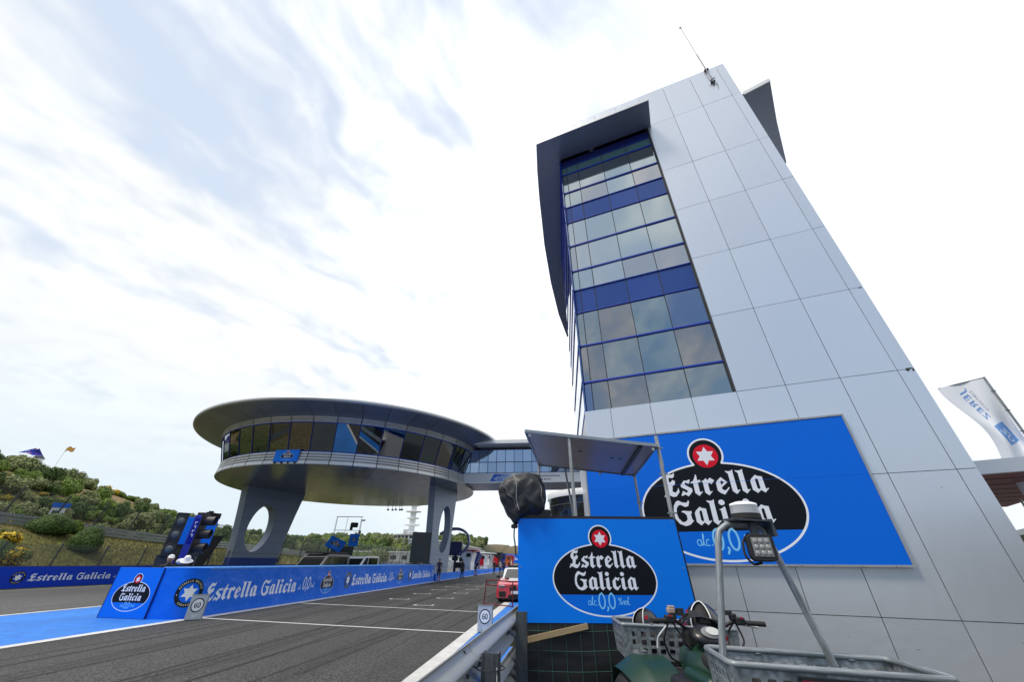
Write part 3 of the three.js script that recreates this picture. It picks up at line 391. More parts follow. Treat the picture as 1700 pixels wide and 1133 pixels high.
// ───────────── saucer building over the track ─────────────
{
  const t = thing('saucer_building', 'round saucer shaped viewing deck with dark slanted windows carried over the track on pierced piers', 'building', T(-22.6, 43.5), -B);
  const rr = rng(21), seg = (pts, k, n, gap = 0.0025) => lathe(pts, 3, k * 2 * Math.PI / n + gap, 2 * Math.PI / n - 2 * gap);
  const n = 44;
  for (let k = 0; k < n; k++) {
    mesh('eaves_panel', seg([[14.2, 12.5], [16.75, 13.02]], k, n, 0.0011), M.soffit[k % 3], t);
    mesh('roof_edge', seg([[16.75, 13.02], [16.9, 13.06], [16.93, 13.28], [16.75, 13.38], [13, 14.0]], k, n, 0), M.silver[0], t);
    mesh('upper_band', seg([[14.06, 12.04], [14.20, 12.06], [14.20, 12.19], [14.12, 12.2], [14.12, 12.22], [14.26, 12.23], [14.26, 12.36], [14.18, 12.37], [14.18, 12.39], [14.3, 12.4], [14.3, 12.58]], k, n), M.silver[k % 3], t);
    mesh('lower_band', seg([[13.42, 9.62], [13.52, 9.60], [13.50, 9.42], [13.40, 9.41], [13.40, 9.38], [13.52, 9.37], [13.50, 9.19], [13.40, 9.18], [13.40, 9.15], [13.54, 9.14], [13.52, 8.96], [13.42, 8.95], [13.42, 8.92], [13.58, 8.91], [13.60, 8.60], [13.56, 8.55]], k, n), M.silver[(k + 1) % 3], t);
    // slanted flat panes, each a little out of line with its neighbours
    const a0 = k * 2 * Math.PI / n, a1 = a0 + 2 * Math.PI / n, am = (a0 + a1) / 2, c0 = 13.36, c1 = 14.1, w0 = 2 * c0 * Math.tan(Math.PI / n), w1 = 2 * c1 * Math.tan(Math.PI / n), y0 = 9.66, y1 = 12.04;
    const tl = Math.atan2(c1 - c0, y1 - y0), hh = Math.hypot(c1 - c0, y1 - y0);
    const p = extrude([[-w0 / 2 + 0.035, -hh / 2], [w0 / 2 - 0.035, -hh / 2], [w1 / 2 - 0.035, hh / 2], [-w1 / 2 + 0.035, hh / 2]], 0.03); p.rotateX(tl + (rr() - 0.5) * 0.012); p.translate(0, (y0 + y1) / 2, ((c0 + c1) / 2) * Math.cos(Math.PI / n) * 1.0); p.rotateY(am); 
    mesh('window_pane', p, M.discPane[Math.floor(rr() * 3)], t);
    const ca = Math.sin(a0), cb = Math.cos(a0); mesh('mullion', bar([13.38 * ca, y0, 13.38 * cb], [14.12 * ca, y1, 14.12 * cb], 0.07, 0.09), M.blueDark, t);
    for (const [q0, q1, dz] of [[0, 4.6, 0], [4.63, 9.2, 0], [9.23, 13.56, 0]]) mesh('underside_panel', seg([[Math.max(q0, 0.02), 8.30 + 0.25 * (q0 / 13.6) ** 2], [q1, 8.30 + 0.25 * (q1 / 13.6) ** 2]], k, n, q0 < 1 ? 0.0006 : 0.0009), M.discMetal[(k * 7 + Math.round(q0)) % 3], t);
  }
  mesh('window_rail', [new THREE.TorusGeometry(13.44, 0.05, 6, 88).rotateX(Math.PI / 2).translate(0, 9.64, 0), new THREE.TorusGeometry(14.14, 0.05, 6, 88).rotateX(Math.PI / 2).translate(0, 12.04, 0)], M.blueRail, t);
  mesh('roof', lathe([[0, 14.4], [8, 14.3], [13.1, 13.98]], 64), M.silver[1], t);
  mesh('inner_core', lathe([[12.9, 8.6], [12.95, 9.7], [13.6, 12.0], [13.7, 12.45], [0, 12.46]], 44), M.joint, t);
  // two pierced piers
  const pier = (l, s, f0, f1, g0, g1, face, thick, foot, hx) => {
    const [lx, , lz] = [l + 22.6, 0, -(s - 43.5)], turn = -R(face - 180) + B;                  // local turn: the broad face looks along bearing 118
    const yb = 0, yt = 8.5, pts = []; // outline: foot narrow, head wide
    const left = (y) => mix(f0, f1, Math.pow(y / yt, 1.6)), right = (y) => mix(g0, g1, Math.pow(y / yt, 1.5));
    for (let k = 0; k <= 16; k++) pts.push([right(k / 16 * yt), k / 16 * yt]); for (let k = 16; k >= 0; k--) pts.push([left(k / 16 * yt), k / 16 * yt]);
    const hole = new THREE.Path(); hole.absellipse((left(4.2) + right(4.2)) / 2 + hx, 4.55, foot ? 1.3 : 1.12, 2.25, 0, Math.PI * 2, false, -0.10);
    const g = new THREE.ExtrudeGeometry((() => { const s2 = shape(pts); s2.holes.push(hole); return s2; })(), { depth: thick, bevelEnabled: false, curveSegments: 40 }).translate(0, 0, -thick / 2);
    const put = (q) => q.rotateY(turn).translate(lx, 0, lz);
    const m = mesh('pier', put(g), M.pylon, t);
    for (let k = 1; k < 8; k++) { const y = k * 1.08, segs = [[left(y) - 0.003, right(y) + 0.003]], cxh = (left(4.2) + right(4.2)) / 2 + hx, dy = (y - 4.55) / 2.25; if (Math.abs(dy) < 1) { const w = 1.3 * Math.sqrt(1 - dy * dy) + 0.05; segs[0] = [left(y) - 0.003, cxh - w]; segs.push([cxh + w, right(y) + 0.003]); } mesh('joint_line', put(merge(segs.map(([a, b]) => bx(b - a, 0.014, thick + 0.006, (a + b) / 2, y, 0)))), M.darkGrey, m); }
    if (foot) mesh('painted_foot', put(extrude([[left(0) - 0.006, 0], [right(0) + 0.006, 0], [right(1.78) + 0.006, 1.78], [left(1.78) - 0.006, 1.78]], thick + 0.012)), M.pylonBlue, m);
  };
  pier(-31.8, 42.2, -2.35, -3.2, 2.2, 3.5, 121, 1.25, true, -0.55); pier(-12.0, 42.6, -1.8, -2.25, 1.75, 2.65, 111, 0.75, false, 0.4);
  // lamps and cable clutter hung under the deck
  for (const [x, z] of [[-1.3, -12.9], [-0.7, -13.1], [-0.1, -12.8], [0.4, -13.1], [0.8, -12.9]]) mesh('hanging_lamp', [rod([x, 8.5, z], [x + 0.1, 8.05, z], 0.03, 6), rb(0.25, 0.2, 0.3, 0.04, x + 0.1, 8.0, z)], M.black, t);
}
{ // small sponsor board on the band of the saucer
  const a = R(-6.0); // around the deck, measured from the side facing back along the track
  const C0 = T(-22.6, 43.5), ang = R(0.8), r = 13.62, d = [Math.sin(ang - B), Math.cos(ang - B)];
  const t = thing('sponsor_board', 'small blue beer board hung on the silver band of the saucer building', 'sign', [C0[0] + r * Math.sin(ang - B), 8.72, C0[2] + r * Math.cos(ang - B)], ang - B);
  mesh('board', rb(2.15, 1.0, 0.06, 0.01, 0, 0.5, 0), M.blueBright, t);
  mesh('print', new THREE.PlaneGeometry(2.12, 0.97).translate(0, 0.5, 0.034), print(canvasTex(512, 230, (c, w, h) => { c.fillStyle = '#0077e4'; c.fillRect(0, 0, w, h); ovalLogo(c, w * 0.54, h * 0.56, w * 0.50); })), t);
  mesh('bracket', [-0.9, -0.3, 0.3, 0.9].map((x) => rb(0.12, 0.14, 0.2, 0.02, x, -0.06, -0.02)), M.black, t);
}
{ // glazed bridge from the saucer towards the tower
  const t = thing('sky_bridge', 'glazed footbridge running from the saucer building over the pit lane', 'footbridge', T(-3, 41), -B), x0 = -9.6, x1 = 13, rr = rng(31), pw = 0.965;
  for (let x = x0, k = 0; x < x1 - 0.5; x += pw, k++) for (const [y0, y1] of [[9.84, 10.95], [10.97, 12.3]]) mesh('window_pane', bx(pw - 0.05, y1 - y0 - 0.04, 0.02, x + pw / 2, (y0 + y1) / 2, -0.05, (rr() - 0.5) * 0.006, (rr() - 0.5) * 0.008), M.bridgePane[Math.floor(rr() * 3)], t);
  for (let x = x0; x < x1; x += pw) mesh('mullion', bx(0.05, 2.5, 0.08, x, 11.07, -0.03), M.blueDark, t);
  for (const y of [9.82, 10.96, 12.3]) mesh('window_rail', bx(x1 - x0, 0.06, 0.085, (x0 + x1) / 2, y, -0.032), M.blueDark, t);
  mesh('fascia', bx(x1 - x0, 1.0, 0.12, (x0 + x1) / 2, 9.3, -0.06), M.clad[0], t);
  mesh('fascia_print', new THREE.PlaneGeometry(15.36, 0.96).translate(-8.4 + 7.68, 9.3, 0.004), print(P.fascia, 0.4), t);
  mesh('soffit', [bx(x1 - x0, 0.12, 4.8, (x0 + x1) / 2, 8.86, -2.53)], M.soffit[1], t); for (let k = 1; k < 4; k++) mesh('soffit_joint', bx(x1 - x0, 0.01, 0.03, (x0 + x1) / 2, 8.797, -k * 1.2), M.joint, t);
  mesh('rear_wall', bx(x1 - x0, 3.6, 0.1, (x0 + x1) / 2, 10.7, -4.9), M.midGrey, t);
  mesh('roof', rb(x1 - x0 + 2.4, 0.42, 6.6, 0.03, (x0 + x1) / 2 - 1.2, 12.84, -2.0), M.white, t);
}

// ───────────── long blue wall between pit lane and track ─────────────
{
  const t = thing('pit_barrier', 'long blue printed barrier wall between the pit lane and the main straight', 'barrier', T(-11.05, 12.7), -B), h = 1.3, L = 26.2;
  const path = [[-1.04, 0.36], [-0.8, 0.35], [-0.55, 0.33]]; for (let k = 1; k <= 10; k++) { const q = k / 10 * Math.PI / 2; path.push([-0.55 + 0.57 * Math.sin(q), -0.24 + 0.57 * Math.cos(q)]); } for (let k = 1; k <= 130; k++) path.push([0.02, -0.24 - k * (L - 0.24) / 130]);
  { const pos = [], uv = [], idx = [], arc0 = []; let acc = 0; path.forEach((p, k) => { if (k) acc += Math.hypot(p[0] - path[k - 1][0], p[1] - path[k - 1][1]); arc0.push(acc); }); const at0 = arc0[12] - 0.24, nv = 8;
    path.forEach(([x, z], k) => { const nx = k < 3 ? 0 : k < 13 ? Math.sin((k - 2) / 10 * 1.571) : 1, nz = k < 3 ? 1 : k < 13 ? Math.cos((k - 2) / 10 * 1.571) : 0; for (let j = 0; j <= nv; j++) { const y = j / nv * h, w = 0.024 * fbm(arc0[k] * 0.9, y * 1.7, 3.1, 3) + 0.022 * fbm(arc0[k] * 3.4, y * 1.2, 8, 2) - 0.012; pos.push(x + nx * w, y, z + nz * w); uv.push((arc0[k] - at0 + 0.64) / 9.9, j / nv); } });
    for (let k = 0; k < path.length - 1; k++) for (let j = 0; j < nv; j++) { const q = k * (nv + 1) + j; idx.push(q, q + nv + 1, q + 1, q + 1, q + nv + 1, q + nv + 2); }
    const g = new THREE.BufferGeometry(); g.setAttribute('position', new THREE.Float32BufferAttribute(pos, 3)); g.setAttribute('uv', new THREE.Float32BufferAttribute(uv, 2)); g.setIndex(idx); g.computeVertexNormals(); mesh('side_banner', g, print(P.side, 0.34, { bumpMap: rep(clothBump, 6, 1), bumpScale: 0.02, specularIntensity: 0.6 }), t); }
  mesh('core_wall', bx(1.5, h - 0.06, L - 0.5, -0.85, (h - 0.06) / 2, -L / 2 - 0.25), M.blueDeep, t);
  mesh('top_cover', rb(1.7, 0.07, L - 0.2, 0.03, -0.83, h - 0.02, -L / 2 - 0.1), std([0.05, 0.24, 0.72], 0.45, 0, { bumpMap: clothBump, bumpScale: 0.01 }), t);
  const a = new THREE.Vector3(-2.75, 0, 0.2), b = new THREE.Vector3(-1.04, 0, 0.36), w = a.distanceTo(b), yaw = Math.atan2(-(b.z - a.z), b.x - a.x), e = (g) => g.rotateY(yaw).translate((a.x + b.x) / 2, 0, (a.z + b.z) / 2);
  mesh('end_panel', e(rb(w, h, 0.05, 0.008, 0, h / 2, 0)), M.blue, t); mesh('end_print', e(new THREE.PlaneGeometry(w - 0.03, h - 0.02).translate(0, h / 2, 0.028)), print(P.end, 0.35), t);
  mesh('end_edge', e(merge([bx(0.02, h, 0.06, -w / 2 - 0.01, h / 2, 0), bx(0.016, h, 0.062, w / 2 + 0.008, h / 2, 0), bx(w, 0.016, 0.062, 0, 0.008, 0.002)])), M.blueDark, t);
  mesh('end_cover', [plan([[-2.75, 0.2], [-1.04, 0.35], [-0.55, 0.32], [-0.15, 0.14], [0, -0.24], [-1.6, 0]], h - 0.03, h - 0.004)], M.blue, t); mesh('end_core', [bx(1.0, h - 0.1, 3, -2.2, h / 2 - 0.05, -1.4)], M.blueDeep, t);
}
{ // low wall carrying on after it
  const t = thing('pit_wall', 'low blue wall with white top line running along the far pit lane', 'wall', T(-11.05, 39.6), -B);
  for (let k = 0; k < 24; k++) mesh('wall_block', rb(0.5, 0.52, 2.96, 0.02, -0.25, 0.26, -1.5 - k * 3), k % 3 === 2 ? M.blueBright : M.blue, t);
  mesh('top_rail', bx(0.1, 0.06, 72, -0.2, 0.56, -36), M.blueBright, t);
}
// ───────────── blue wall on the far side of the main straight ─────────────
{
  const t = thing('trackside_wall', 'dark blue printed wall along the grass on the far side of the track', 'wall', T(-32, -30), -B);
  const L = 150, h = 1.12, g = new THREE.PlaneGeometry(L, h); { const uv = g.attributes.uv, p = g.attributes.position; for (let k = 0; k < p.count; k++) uv.setX(k, (p.getX(k) + L / 2 + 6.81) / 9.9); }
  mesh('print', g.rotateY(Math.PI / 2).translate(0.004, h / 2, -L / 2), print(P.left, 0.45), t); mesh('wall', bx(0.2, h, L, -0.1, h / 2, -L / 2), M.blueDeep, t); mesh('top_rail', bx(0.14, 0.03, L, -0.08, h + 0.015, -L / 2), M.galvDark, t);
}
{ // speed boards
  const t = thing('speed_board', 'grey 60 speed board standing on the white line by the guardrail', 'speed sign', [-0.64, 0, -11.6], R(4));
  mesh('board', rb(0.36, 0.55, 0.06, 0.008, 0, 0.275, 0), M.whiteMetal, t); mesh('print', new THREE.PlaneGeometry(0.355, 0.53).translate(0, 0.275, 0.033), print(P.speed, 0.5), t); mesh('frame', [bx(0.40, 0.02, 0.075, 0.01, 0.555, 0), bx(0.025, 0.55, 0.075, 0.192, 0.275, 0)], M.galv, t); mesh('foot', bx(0.3, 0.02, 0.24, 0, 0.011, -0.06), M.galvDark, t);
  const u = copy(t, [-9.28, 0, -13.42], R(34), 'grey 60 speed board leaning beside the corner of the long blue barrier'); u.scale.set(1.12, 1.12, 1);
}
// ───────────── guardrail in front ─────────────
const wProfile = () => { const o = []; for (let k = 0; k <= 28; k++) { const y = k / 28 * 0.31, a = y / 0.31; const x = 0.075 * (0.5 - 0.5 * Math.cos(clamp((a - 0.04) / 0.92) * 4 * Math.PI)); o.push([x, y]); } return o; };
function beamGeo(len, y0, x0 = 0) { // a corrugated steel beam running along -z
  const pr = wProfile(), th = 0.006, out = [...pr.map((p) => [p[0] + x0, p[1] + y0]), ...pr.slice().reverse().map((p) => [p[0] + x0 - th, p[1] + y0])];
  return extrude(out, len).translate(0, 0, -len / 2);
}
{
  const t = thing('guardrail', 'galvanised double steel guardrail along the edge of the pit lane in front of the camera', 'guardrail', [-0.755, 0, -0.28], -R(8.35));
  for (const [y0, s] of [[0.685, 0], [0.335, 0]]) for (const [z, len] of [[1.3, 4.5], [-3.15, 2.45], [-5.55, 4.0]]) { const b = mesh('beam', beamGeo(len, y0, z === -3.15 ? 0.007 : 0).translate(0, 0, z), M.railSteel, t); }
  mesh('top_lip', bx(0.012, 0.006, 10.8, -0.002, 0.998, -4.1), M.steel, t);
  const post = (z, h, x) => { mesh('post', [bx(0.012, h, 0.11, x - 0.055, h / 2, z), bx(0.012, h, 0.11, x + 0.055, h / 2, z), bx(0.11, h, 0.012, x, h / 2, z + 0.04)], M.galvDark, t); };
  post(-0.8, 0.93, 0.155); post(-3.22, 0.945, 0.155); post(-5.05, 1.02, 0.155); post(-7.6, 0.94, 0.155);
  const bolt = new THREE.CylinderGeometry(0.014, 0.014, 0.02, 6).rotateZ(Math.PI / 2);
  for (const z of [-3.05, -3.42, -4.86, -5.2]) for (const y of [0.5, 0.84]) mesh('bolt', bolt.clone().translate(0.03, y, z), M.galvDark, t);
  mesh('cable_tie', [new THREE.TorusGeometry(0.10, 0.004, 6, 24).scale(1, 1, 0.9).rotateX(Math.PI / 2).translate(0.155, 0.86, -3.2), tube([[0.06, 0.865, -3.16], [0.02, 0.90, -3.1], [0.0, 0.985, -3.0], [0.03, 0.93, -3.05]], 0.005, 20, 6)], M.black, t);
  mesh('hazard_tape', [bx(0.004, 0.34, 0.035, 0.214, 0.70, -3.18, 0.05, 0, 0.04)], print(canvasTex(32, 256, (c, w, h) => { c.fillStyle = '#e8e8e6'; c.fillRect(0, 0, w, h); c.fillStyle = '#151515'; for (let k = 0; k < 5; k++) { c.beginPath(); c.moveTo(0, k * 60 + 20); c.lineTo(w, k * 60); c.lineTo(w, k * 60 + 14); c.lineTo(0, k * 60 + 34); c.fill(); } }), 0.5), t);
}
// ───────────── camera platform ─────────────
{
  const t = thing('camera_platform', 'scaffold camera platform with a blue beer panel in front and a tilted plywood roof', 'camera platform', [1.15, 0, -5.5]);
  const q = (x, y, z = -5.5) => [x - 1.15, y, z + 5.5];
  const f = shape([[0.097 - 1.15, 0.885], [2.268 - 1.15, 0.885], [2.208 - 1.15, 2.012], [0.097 - 1.15, 2.012]]);
  const board = mesh('front_panel', extrude(f, 0.03, 0.002), M.blue, t);
  const pg = new THREE.BufferGeometry(); { const P4 = [[0.10, 0.888], [2.265, 0.888], [2.205, 2.009], [0.10, 2.009]], n = 12, pos = [], uv = [], idx = []; for (let j = 0; j <= n; j++) for (let i = 0; i <= n; i++) { const u = i / n, v = j / n, xl = 0.10, xr = mix(2.265, 2.205, v); pos.push(mix(xl, xr, u) - 1.15, mix(0.888, 2.009, v), 0.018); uv.push(mix(0, 1, u), v); } for (let j = 0; j < n; j++) for (let i = 0; i < n; i++) { const a = j * (n + 1) + i; idx.push(a, a + 1, a + n + 1, a + 1, a + n + 2, a + n + 1); } pg.setAttribute('position', new THREE.Float32BufferAttribute(pos, 3)); pg.setAttribute('uv', new THREE.Float32BufferAttribute(uv, 2)); pg.setIndex(idx); pg.computeVertexNormals(); }
  mesh('panel_print', pg, print(P.box, 0.42, { bumpMap: softBump, bumpScale: 0.002 }), t);
  mesh('screw', [[0.13, 1.98], [2.17, 1.98], [0.13, 0.92], [2.22, 0.92], [0.13, 1.45], [2.2, 1.45]].map((p) => new THREE.SphereGeometry(0.008, 8, 6).translate(p[0] - 1.15, p[1], 0.018)), M.midGrey, t);
  mesh('side_panel', [quad(q(2.27, 0.86, -5.53), q(2.6, 0.86, -7.9), q(2.55, 2.0, -7.9), q(2.21, 2.0, -5.53)), quad(q(0.1, 0.86, -5.53), q(0.45, 0.86, -7.9), q(0.45, 2.0, -7.9), q(0.1, 2.0, -5.53))], M.black, t);
  mesh('top_edge', bx(2.12, 0.035, 0.06, 0.0, 2.03, -0.03), M.black, t); mesh('toe_edge', bx(0.014, 1.17, 0.05, 1.105, 1.44, -0.025, 0, 0, 0.053), M.black, t);
  mesh('deck', plan([q(0.1, 0, -5.55), q(2.25, 0, -5.55), q(2.6, 0, -7.9), q(0.45, 0, -7.9)].map((p) => [p[0], p[2]]), 0.9, 0.96), M.wood, t);
  const pole = (a, b, r = 0.024) => mesh('pole', rod(q(...a), q(...b), r, 14), M.polePaint, t);
  pole([0.93, 0, -5.62], [0.87, 3.16, -5.52]); pole([2.24, 0, -5.62], [2.21, 3.17, -5.55], 0.027); pole([2.53, 0, -7.7], [2.475, 3.06, -7.7]); pole([1.27, 1.0, -7.2], [1.09, 3.14, -7.7], 0.02); pole([0.5, 0, -7.75], [0.56, 3.2, -7.7]); pole([0.13, 0, -5.6], [0.13, 1.9, -5.6]);
  for (const [x, y, z] of [[2.212, 2.99, -5.55], [2.22, 2.62, -5.57], [2.495, 2.5, -7.7], [2.232, 2.1, -5.57]]) mesh('clamp', [cyl(0.036, 0.036, 0.02, ...q(x, y, z), 12), bx(0.12, 0.018, 0.03, ...q(x, y, z))], M.galv, t);
  mesh('tape', cyl(0.0285, 0.0285, 0.09, ...q(2.217, 2.78, -5.564), 14), std([0.6, 0.5, 0.08], 0.5), t);
  // roof sheet
  const r0 = [0.215, 3.215, -5.5], r1 = [2.173, 3.01, -5.5], r2 = [2.482, 3.018, -7.7], r3 = [0.566, 3.21, -7.7], up = (p, d) => q(p[0], p[1] + d, p[2]);
  const sheet = merge([quad(up(r0, 0), up(r1, 0), up(r2, 0), up(r3, 0)), quad(up(r0, 0.02), up(r1, 0.02), up(r2, 0.02), up(r3, 0.02))]);
  mesh('roof_sheet', sheet, std([0.46, 0.41, 0.37], 0.35, 0.1, { bumpMap: softBump, bumpScale: 0.002 }), t);
  for (const [a, b] of [[r0, r1], [r1, r2], [r2, r3], [r3, r0]]) mesh('roof_edge', bar(up(a, 0.005), up(b, 0.005), 0.03, 0.045), M.steel, t);
  mesh('roof_rib', bar(up([1.95, 3.02, -5.55], 0), up([2.22, 3.03, -7.65], 0), 0.05, 0.06), M.galvDark, t); mesh('hook', [[0.28, 3.19, -5.53], [2.12, 2.99, -5.53], [0.6, 3.19, -7.66], [1.78, 3.06, -7.66]].map((p) => rb(0.035, 0.05, 0.03, 0.005, ...q(p[0], p[1] - 0.02, p[2]))), M.whiteMetal, t);
  mesh('slot', [[1.15, 3.1, -6.2], [1.72, 3.043, -6.4], [1.86, 3.03, -6.4]].map((p) => bx(0.06, 0.006, 0.03, ...q(p[0], p[1] + 0.0, p[2]))), M.black, t);
  // black sheet and green wire below the panel
  mesh('skirt', quad(q(0.09, 0.0, -5.49), q(2.25, 0.0, -5.49), q(2.25, 0.89, -5.49), q(0.09, 0.89, -5.49)), std([0.014, 0.015, 0.018], 0.55, 0, { bumpMap: clothBump, bumpScale: 0.02 }), t);
  const wires = []; for (let k = 0; k < 13; k++) { const x = 0.16 + k * 0.165; wires.push(rod(q(x, 0.02, -5.475), q(x + 0.012 * Math.sin(k * 2.1), 0.88, -5.475), 0.0022, 5)); } for (let k = 0; k < 5; k++) { const y = 0.1 + k * 0.18; wires.push(tube([q(0.1, y, -5.473), q(0.8, y - 0.014, -5.47), q(1.5, y + 0.006, -5.473), q(2.2, y - 0.01, -5.473)], 0.0022, 16, 5)); }
  mesh('wire_mesh', wires, std([0.05, 0.16, 0.12], 0.5), t);
  mesh('plank', bar(q(0.0, 0.70, -5.42), q(0.92, 0.862, -5.47), 0.03, 0.055), M.wood, t);
  mesh('bracket', [rb(0.035, 0.11, 0.03, 0.004, ...q(0.16, 2.075, -5.52)), rb(0.035, 0.07, 0.03, 0.004, ...q(0.225, 2.06, -5.52))], M.steel, t);
}
{ // covered camera on its stand
  const t = thing('covered_camera', 'television camera wrapped in a black rain cover at the left end of the camera platform', 'camera', [0.18, 1.0, -5.66]);
  const SIL = [[-3.085, 0.338], [-2.655, 0.31], [-2.155, 0.345], [-1.84, 0.392], [-1.638, 0.30], [-1.214, 0.284], [-0.847, 0.354], [-0.621, 0.363], [-0.335, 0.335], [0.105, 0.324], [0.461, 0.335], [0.864, 0.36], [1.227, 0.326], [1.737, 0.302], [2.174, 0.308], [2.57, 0.344], [2.882, 0.369]];
  const sil = (a) => { while (a > Math.PI) a -= 2 * Math.PI; while (a < -Math.PI) a += 2 * Math.PI; for (let k = 0; k < SIL.length; k++) { const p = SIL[k], q = SIL[(k + 1) % SIL.length], qa = q[0] < p[0] ? q[0] + 6.2832 : q[0], aa = a < p[0] ? a + 6.2832 : a; if (aa >= p[0] && aa <= qa) { const f = (aa - p[0]) / (qa - p[0]); return mix(p[1], q[1], f * f * (3 - 2 * f)); } } return 0.33; };
  const prof = (a, b) => { // a sagging cloth bag: outline of the wrapped camera, boxy in depth, with folds that run from the strap
    const r = sil(a), cb = Math.pow(Math.max(0, Math.cos(b)), 0.5), sb = Math.sin(b), x0 = r * cb * Math.cos(a), y0 = r * cb * Math.sin(a);
    const f = fbm(x0 * 2.6 + 3, y0 * 2.6, sb * 1.2, 3), fold = 0.007 * Math.sin((x0 * 0.9 + y0 * 0.35) * 26 + f * 5) * sst(0.2, -0.2, y0) + 0.004 * Math.sin((x0 - y0 * 0.9) * 30 + f * 6);
    return [x0 * (1 + f * 0.06) - 0.009, y0 * (1 + f * 0.05) + 1.321, (0.30 + fold * 1.4 + f * 0.05) * Math.sign(sb) * Math.pow(Math.abs(sb), 0.75) - 0.05 * y0];
  };
  const nu = 120, nv = 72, pos = [], idx = [], uv = []; for (let j = 0; j <= nv; j++) for (let i = 0; i <= nu; i++) { pos.push(...prof(i / nu * 2 * Math.PI, -Math.PI / 2 + j / nv * Math.PI)); uv.push(i / nu * 3, j / nv * 2); } for (let j = 0; j < nv; j++) for (let i = 0; i < nu; i++) { const a = j * (nu + 1) + i; idx.push(a, a + nu + 1, a + 1, a + 1, a + nu + 1, a + nu + 2); }
  const g = new THREE.BufferGeometry(); g.setAttribute('position', new THREE.Float32BufferAttribute(pos, 3)); g.setAttribute('uv', new THREE.Float32BufferAttribute(uv, 2)); g.setIndex(idx); g.computeVertexNormals();
  mesh('rain_cover', g, std([0.016, 0.017, 0.02], 0.5, 0, { bumpMap: clothBump, bumpScale: 0.006 }), t);
  const onBag = (x, y) => { const a = Math.atan2(y, x), r = sil(a), q = clamp(Math.hypot(x, y) / r, 0, 0.999), bb = Math.acos(q * q), p = prof(a, bb); return [p[0], p[1], p[2] + 0.006]; };
  const strap = (x0, y0, x1, y1) => { const o = []; for (let k = 0; k <= 12; k++) o.push(onBag(mix(x0, x1, k / 12) + 0.02 * Math.sin(k * 0.5), mix(y0, y1, k / 12))); return o; };
  mesh('strap', [tube(strap(-0.14, 0.26, -0.055, -0.22), 0.007, 30, 6), tube(strap(0.2, 0.14, 0.28, -0.10), 0.006, 30, 6)], std([0.24, 0.24, 0.25], 0.5), t); mesh('strap', [tube(strap(-0.30, 0.10, -0.16, -0.06), 0.005, 24, 6), tube(strap(-0.2, -0.02, -0.06, -0.2), 0.004, 20, 6)], std([0.15, 0.15, 0.16], 0.5), t);
  mesh('stand', [rod([0.12, 0, 0], [0.12, 1.1, 0], 0.06, 12), rb(0.42, 0.14, 0.26, 0.03, 0.16, 1.06, 0.04), rod([-0.06, 1.0, 0.06], [-0.06, 1.1, 0.1], 0.03, 8)], M.black, t);
  mesh('handle', [rod([-0.02, 1.02, 0.1], [-0.14, 0.93, 0.14], 0.022, 8), rb(0.09, 0.05, 0.06, 0.02, -0.13, 0.92, 0.14)], M.rubber, t); mesh('cable', tube([[-0.13, 0.91, 0.14], [-0.135, 0.8, 0.15], [-0.12, 0.7, 0.15], [-0.11, 0.58, 0.15]], 0.009, 24, 6), M.rubber, t);
}
// ───────────── quad bike with two baskets ─────────────
function patch(fn, nu, nv, th = 0) { const pos = [], uv = [], idx = []; for (let j = 0; j <= nv; j++) for (let i = 0; i <= nu; i++) { pos.push(...fn(i / nu, j / nv)); uv.push(i / nu, j / nv); } for (let j = 0; j < nv; j++) for (let i = 0; i < nu; i++) { const a = j * (nu + 1) + i; idx.push(a, a + 1, a + nu + 1, a + 1, a + nu + 2, a + nu + 1); } const g = new THREE.BufferGeometry(); g.setAttribute('position', new THREE.Float32BufferAttribute(pos, 3)); g.setAttribute('uv', new THREE.Float32BufferAttribute(uv, 2)); g.setIndex(idx); g.computeVertexNormals(); return g; }
function holedWall(w, h, cols, rows, hw, hh, mx = 0.08, my = 0.036) { // a sheet w x h, centred in x, from y 0 down to -h, with rounded square holes
  const s = shape([[-w / 2, 0], [w / 2, 0], [w / 2 - 0.03, -h], [-w / 2 + 0.03, -h]]);
  for (let r = 0; r < rows; r++) for (let c = 0; c < cols; c++) { const cx = -w / 2 + mx + (w - 2 * mx) * (c + 0.5) / cols, cy = -my - (h - 2 * my) * (r + 0.5) / rows, p = new THREE.Path(), R0 = Math.min(hw, hh) * 0.2, a = hw / 2, b = hh / 2; p.moveTo(cx - a + R0, cy - b); p.lineTo(cx + a - R0, cy - b); p.quadraticCurveTo(cx + a, cy - b, cx + a, cy - b + R0); p.lineTo(cx + a, cy + b - R0); p.quadraticCurveTo(cx + a, cy + b, cx + a - R0, cy + b); p.lineTo(cx - a + R0, cy + b); p.quadraticCurveTo(cx - a, cy + b, cx - a, cy + b - R0); p.lineTo(cx - a, cy - b + R0); p.quadraticCurveTo(cx - a, cy - b, cx - a + R0, cy - b); s.holes.push(p); }
  return new THREE.ExtrudeGeometry(s, { depth: 0.004, bevelEnabled: false, curveSegments: 3 });
}
